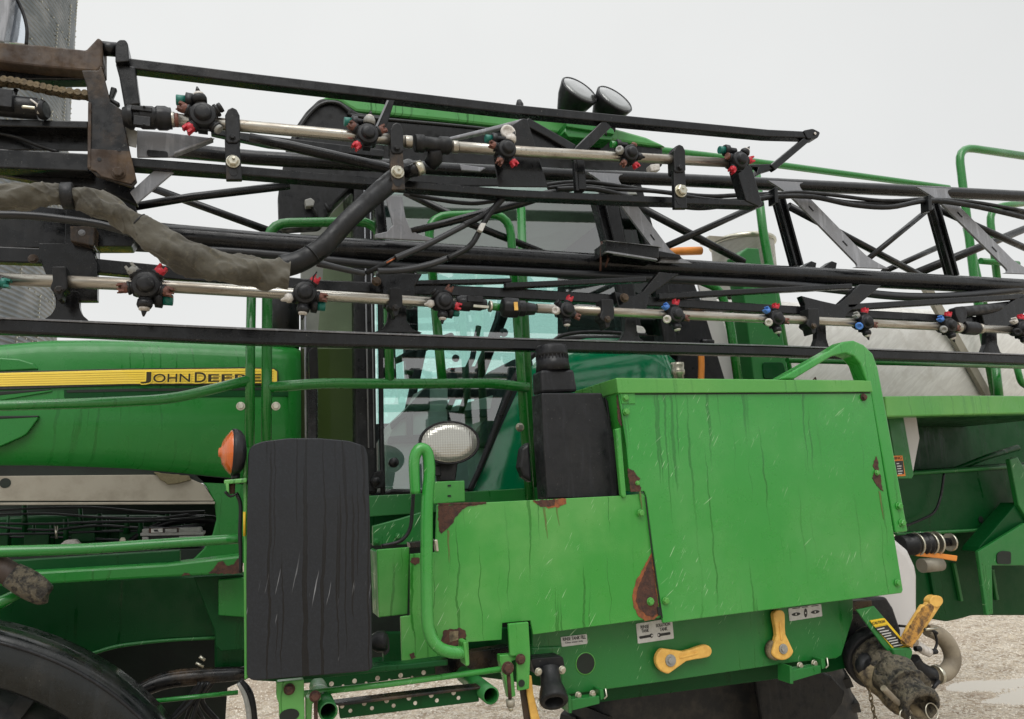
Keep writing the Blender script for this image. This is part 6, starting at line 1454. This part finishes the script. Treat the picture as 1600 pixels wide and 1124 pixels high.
# green lever bracket with caution decal
gb = PL('lever_bracket', M['green_frame'], [(1338, 953), (1366, 947), (1424, 1014), (1421, 1030), (1395, 1026), (1380, 1010)], 2.42, .008, S, bevel=.003)
PL('bracket_fold', M['green_frame'], filc([(1395, 1014), (1424, 1012), (1427, 1020), (1420, 1040), (1408, 1036), (1398, 1028)], 3), 2.40, .05, gb, bevel=.008)
PL('decal_border', M['decal_yellow'], filc([(1359, 970), (1382, 966), (1419, 1009), (1412, 1014), (1397, 1016)], 2), 2.4165, .004, gb, bevel=0)
PL('decal_panel', M['decal_black'], [(1367, 981), (1387, 977), (1415, 1009), (1398, 1013)], 2.415, .002, gb, bevel=0)
PL('decal_head', M['decal_yellow'], [(1360.5, 971), (1381, 967.5), (1387, 975), (1366, 979)], 2.4145, .002, gb, bevel=0)
text('CAUTION', 1363.5, 976.5, 1383, 973, 4.2, 2.4135, M['decal_black'], gb)
b = MB()
for i in range(8):
    x, y = 1370+i*3.6, 983.5+i*3.7; ln = 15 if i % 3 else 12
    BR('', None, [(x+1, y+.6, 1.5), (x+ln, y-2, 1.5)], 2.4135, .001, None, mb=b)
b.build('decal_lines', M['decal_white'], gb)
# two yellow lever handles, the near one caked with mud
BR('yellow_lever', M['yellow'], [(1425, 1005, 14), (1440, 978, 18), (1463, 942, 20)], 2.50, .03, S, bevel=.009)
MB().poly(filc([(1455, 948), (1452, 938), (1460, 930), (1472, 932), (1475, 941), (1468, 950)], 5), 2.495, .034).build('lever_end', M['yellow'], S, bevel=.008)
BR('yellow_lever', M['yellow'], [(1418, 1010, 16), (1432, 985, 20), (1455, 950, 22)], 2.40, .03, S, bevel=.010)
mp_ = PL('mud_patch', M['yellow_mud'], jag([(1410, 1002), (1445, 948), (1456, 944), (1460, 952), (1424, 1012)], 2.2, 4, 3), 2.392, .012, S, bevel=0); lumpy(mp_, .003, 60)
# hose loop and elbow
hl2 = TB('hose_loop', M['tan'], [(1448, 985, 18), (1468, 992, 24), (1484, 1012, 25), (1488, 1034, 25), (1476, 1052, 25), (1452, 1056, 24)], 2.55, S, curve=6, seg=20)
TB('hose_elbow', M['blackdull'], [(1425, 1030, 24), (1434, 1044, 25), (1450, 1054, 26), (1456, 1056, 27)], 2.54, S, curve=5, seg=20)
ring(1465, 1054, 2.54, 29, 6, M['chrome'], 'hose_clamp', P(1470, 1053, 2.54)-P(1460, 1056, 2.54), hl2)
TB('clamp_screw', M['plastic'], [(1467, 1064, 7), (1456, 1078, 5)], 2.5, hl2)
TB('hose_tie', M['blackdull'], [(1444, 984, 4), (1458, 986, 4), (1464, 1004, 4), (1458, 1020, 4)], 2.5, S, curve=4)
TB('cable', M['blackdull'], [(1405, 978, 4), (1422, 980, 4), (1455, 985, 4), (1464, 990, 5)], 2.48, S, curve=3)
TB('steel_pin', M['chrome'], [(1445, 984, 4), (1464, 982, 4)], 2.46, S)
TB('white_connector', M['white'], [(1430, 1006, 14), (1444, 1016, 15), (1452, 1020, 14)], 2.5, S, curve=3); TB('connector_boot', M['blackdull'], [(1450, 1019, 9), (1463, 1018, 8)], 2.5, S); TB('connector_boot', M['blackdull'], [(1430, 1014, 8), (1438, 1014, 8)], 2.46, S)
# safety chain
b = MB()
for i in range(9):
    c = P(1359+i*1.7, 1083+i*8.2, 2.38); r1, r2 = .0075, .0135
    pts = []
    for t in range(17):
        a = 2*math.pi*t/16; u_ = Vector((math.cos(a)*r1, 0, math.sin(a)*r2)) if i % 2 else Vector((math.cos(a)*r1*.35, math.cos(a)*r1*.9, math.sin(a)*r2)); pts.append(c+u_)
    b.tube(pts, .0022, 8, caps=False)
b.build('safety_chain', M['chain'], iv)
TB('inlet_riser', M['plastic'], [(1320, 1010, 34), (1345, 990, 44), (1352, 1020, 60)], 2.66, S, curve=3, seg=24)
PL('riser_shield', M['plastic'], [(1325, 960), (1342, 958), (1372, 1005), (1345, 1030), (1318, 1030), (1318, 1000)], 2.6, .05, S)
b = MB(); b.lathe(P(1345, 1040, 2.5), (0, -1, .1), [(0, .03), (.03, .05), (.05, .03)], 20); b.build('valve_lug', M['blackdull'], iv)
PL('debris_plate', M['black_mud'], [(1330, 940), (1362, 938), (1364, 952), (1332, 956)], 2.55, .08, S)

# rear wheel under the machine
hub = P(1135, 1110, 3.25); rr_ = .74
rw2 = MB(); rw2.tube([(hub.x, 3.3, rr_), (hub.x, 4.2, rr_)], .09, 20); rw2 = rw2.build('rear_wheel', M['green_dark'], S)
t, rim = wheel(hub.x, 3.15, rr_, rr_, .42, rw2, None); rim.build('rim', M['rim_y'], rw2)
PL('rear_axle_frame', M['green_dark'], [(900, 1010), (1330, 960), (1330, 1000), (900, 1070)], 3.3, .6, S)
PL('mud_flap', M['blackdull'], [(1265, 1040), (1300, 1056), (1322, 1080), (1318, 1100), (1300, 1124), (1310, 1180), (1200, 1180), (1180, 1056)], 3.0, .03, S, bevel=.01)
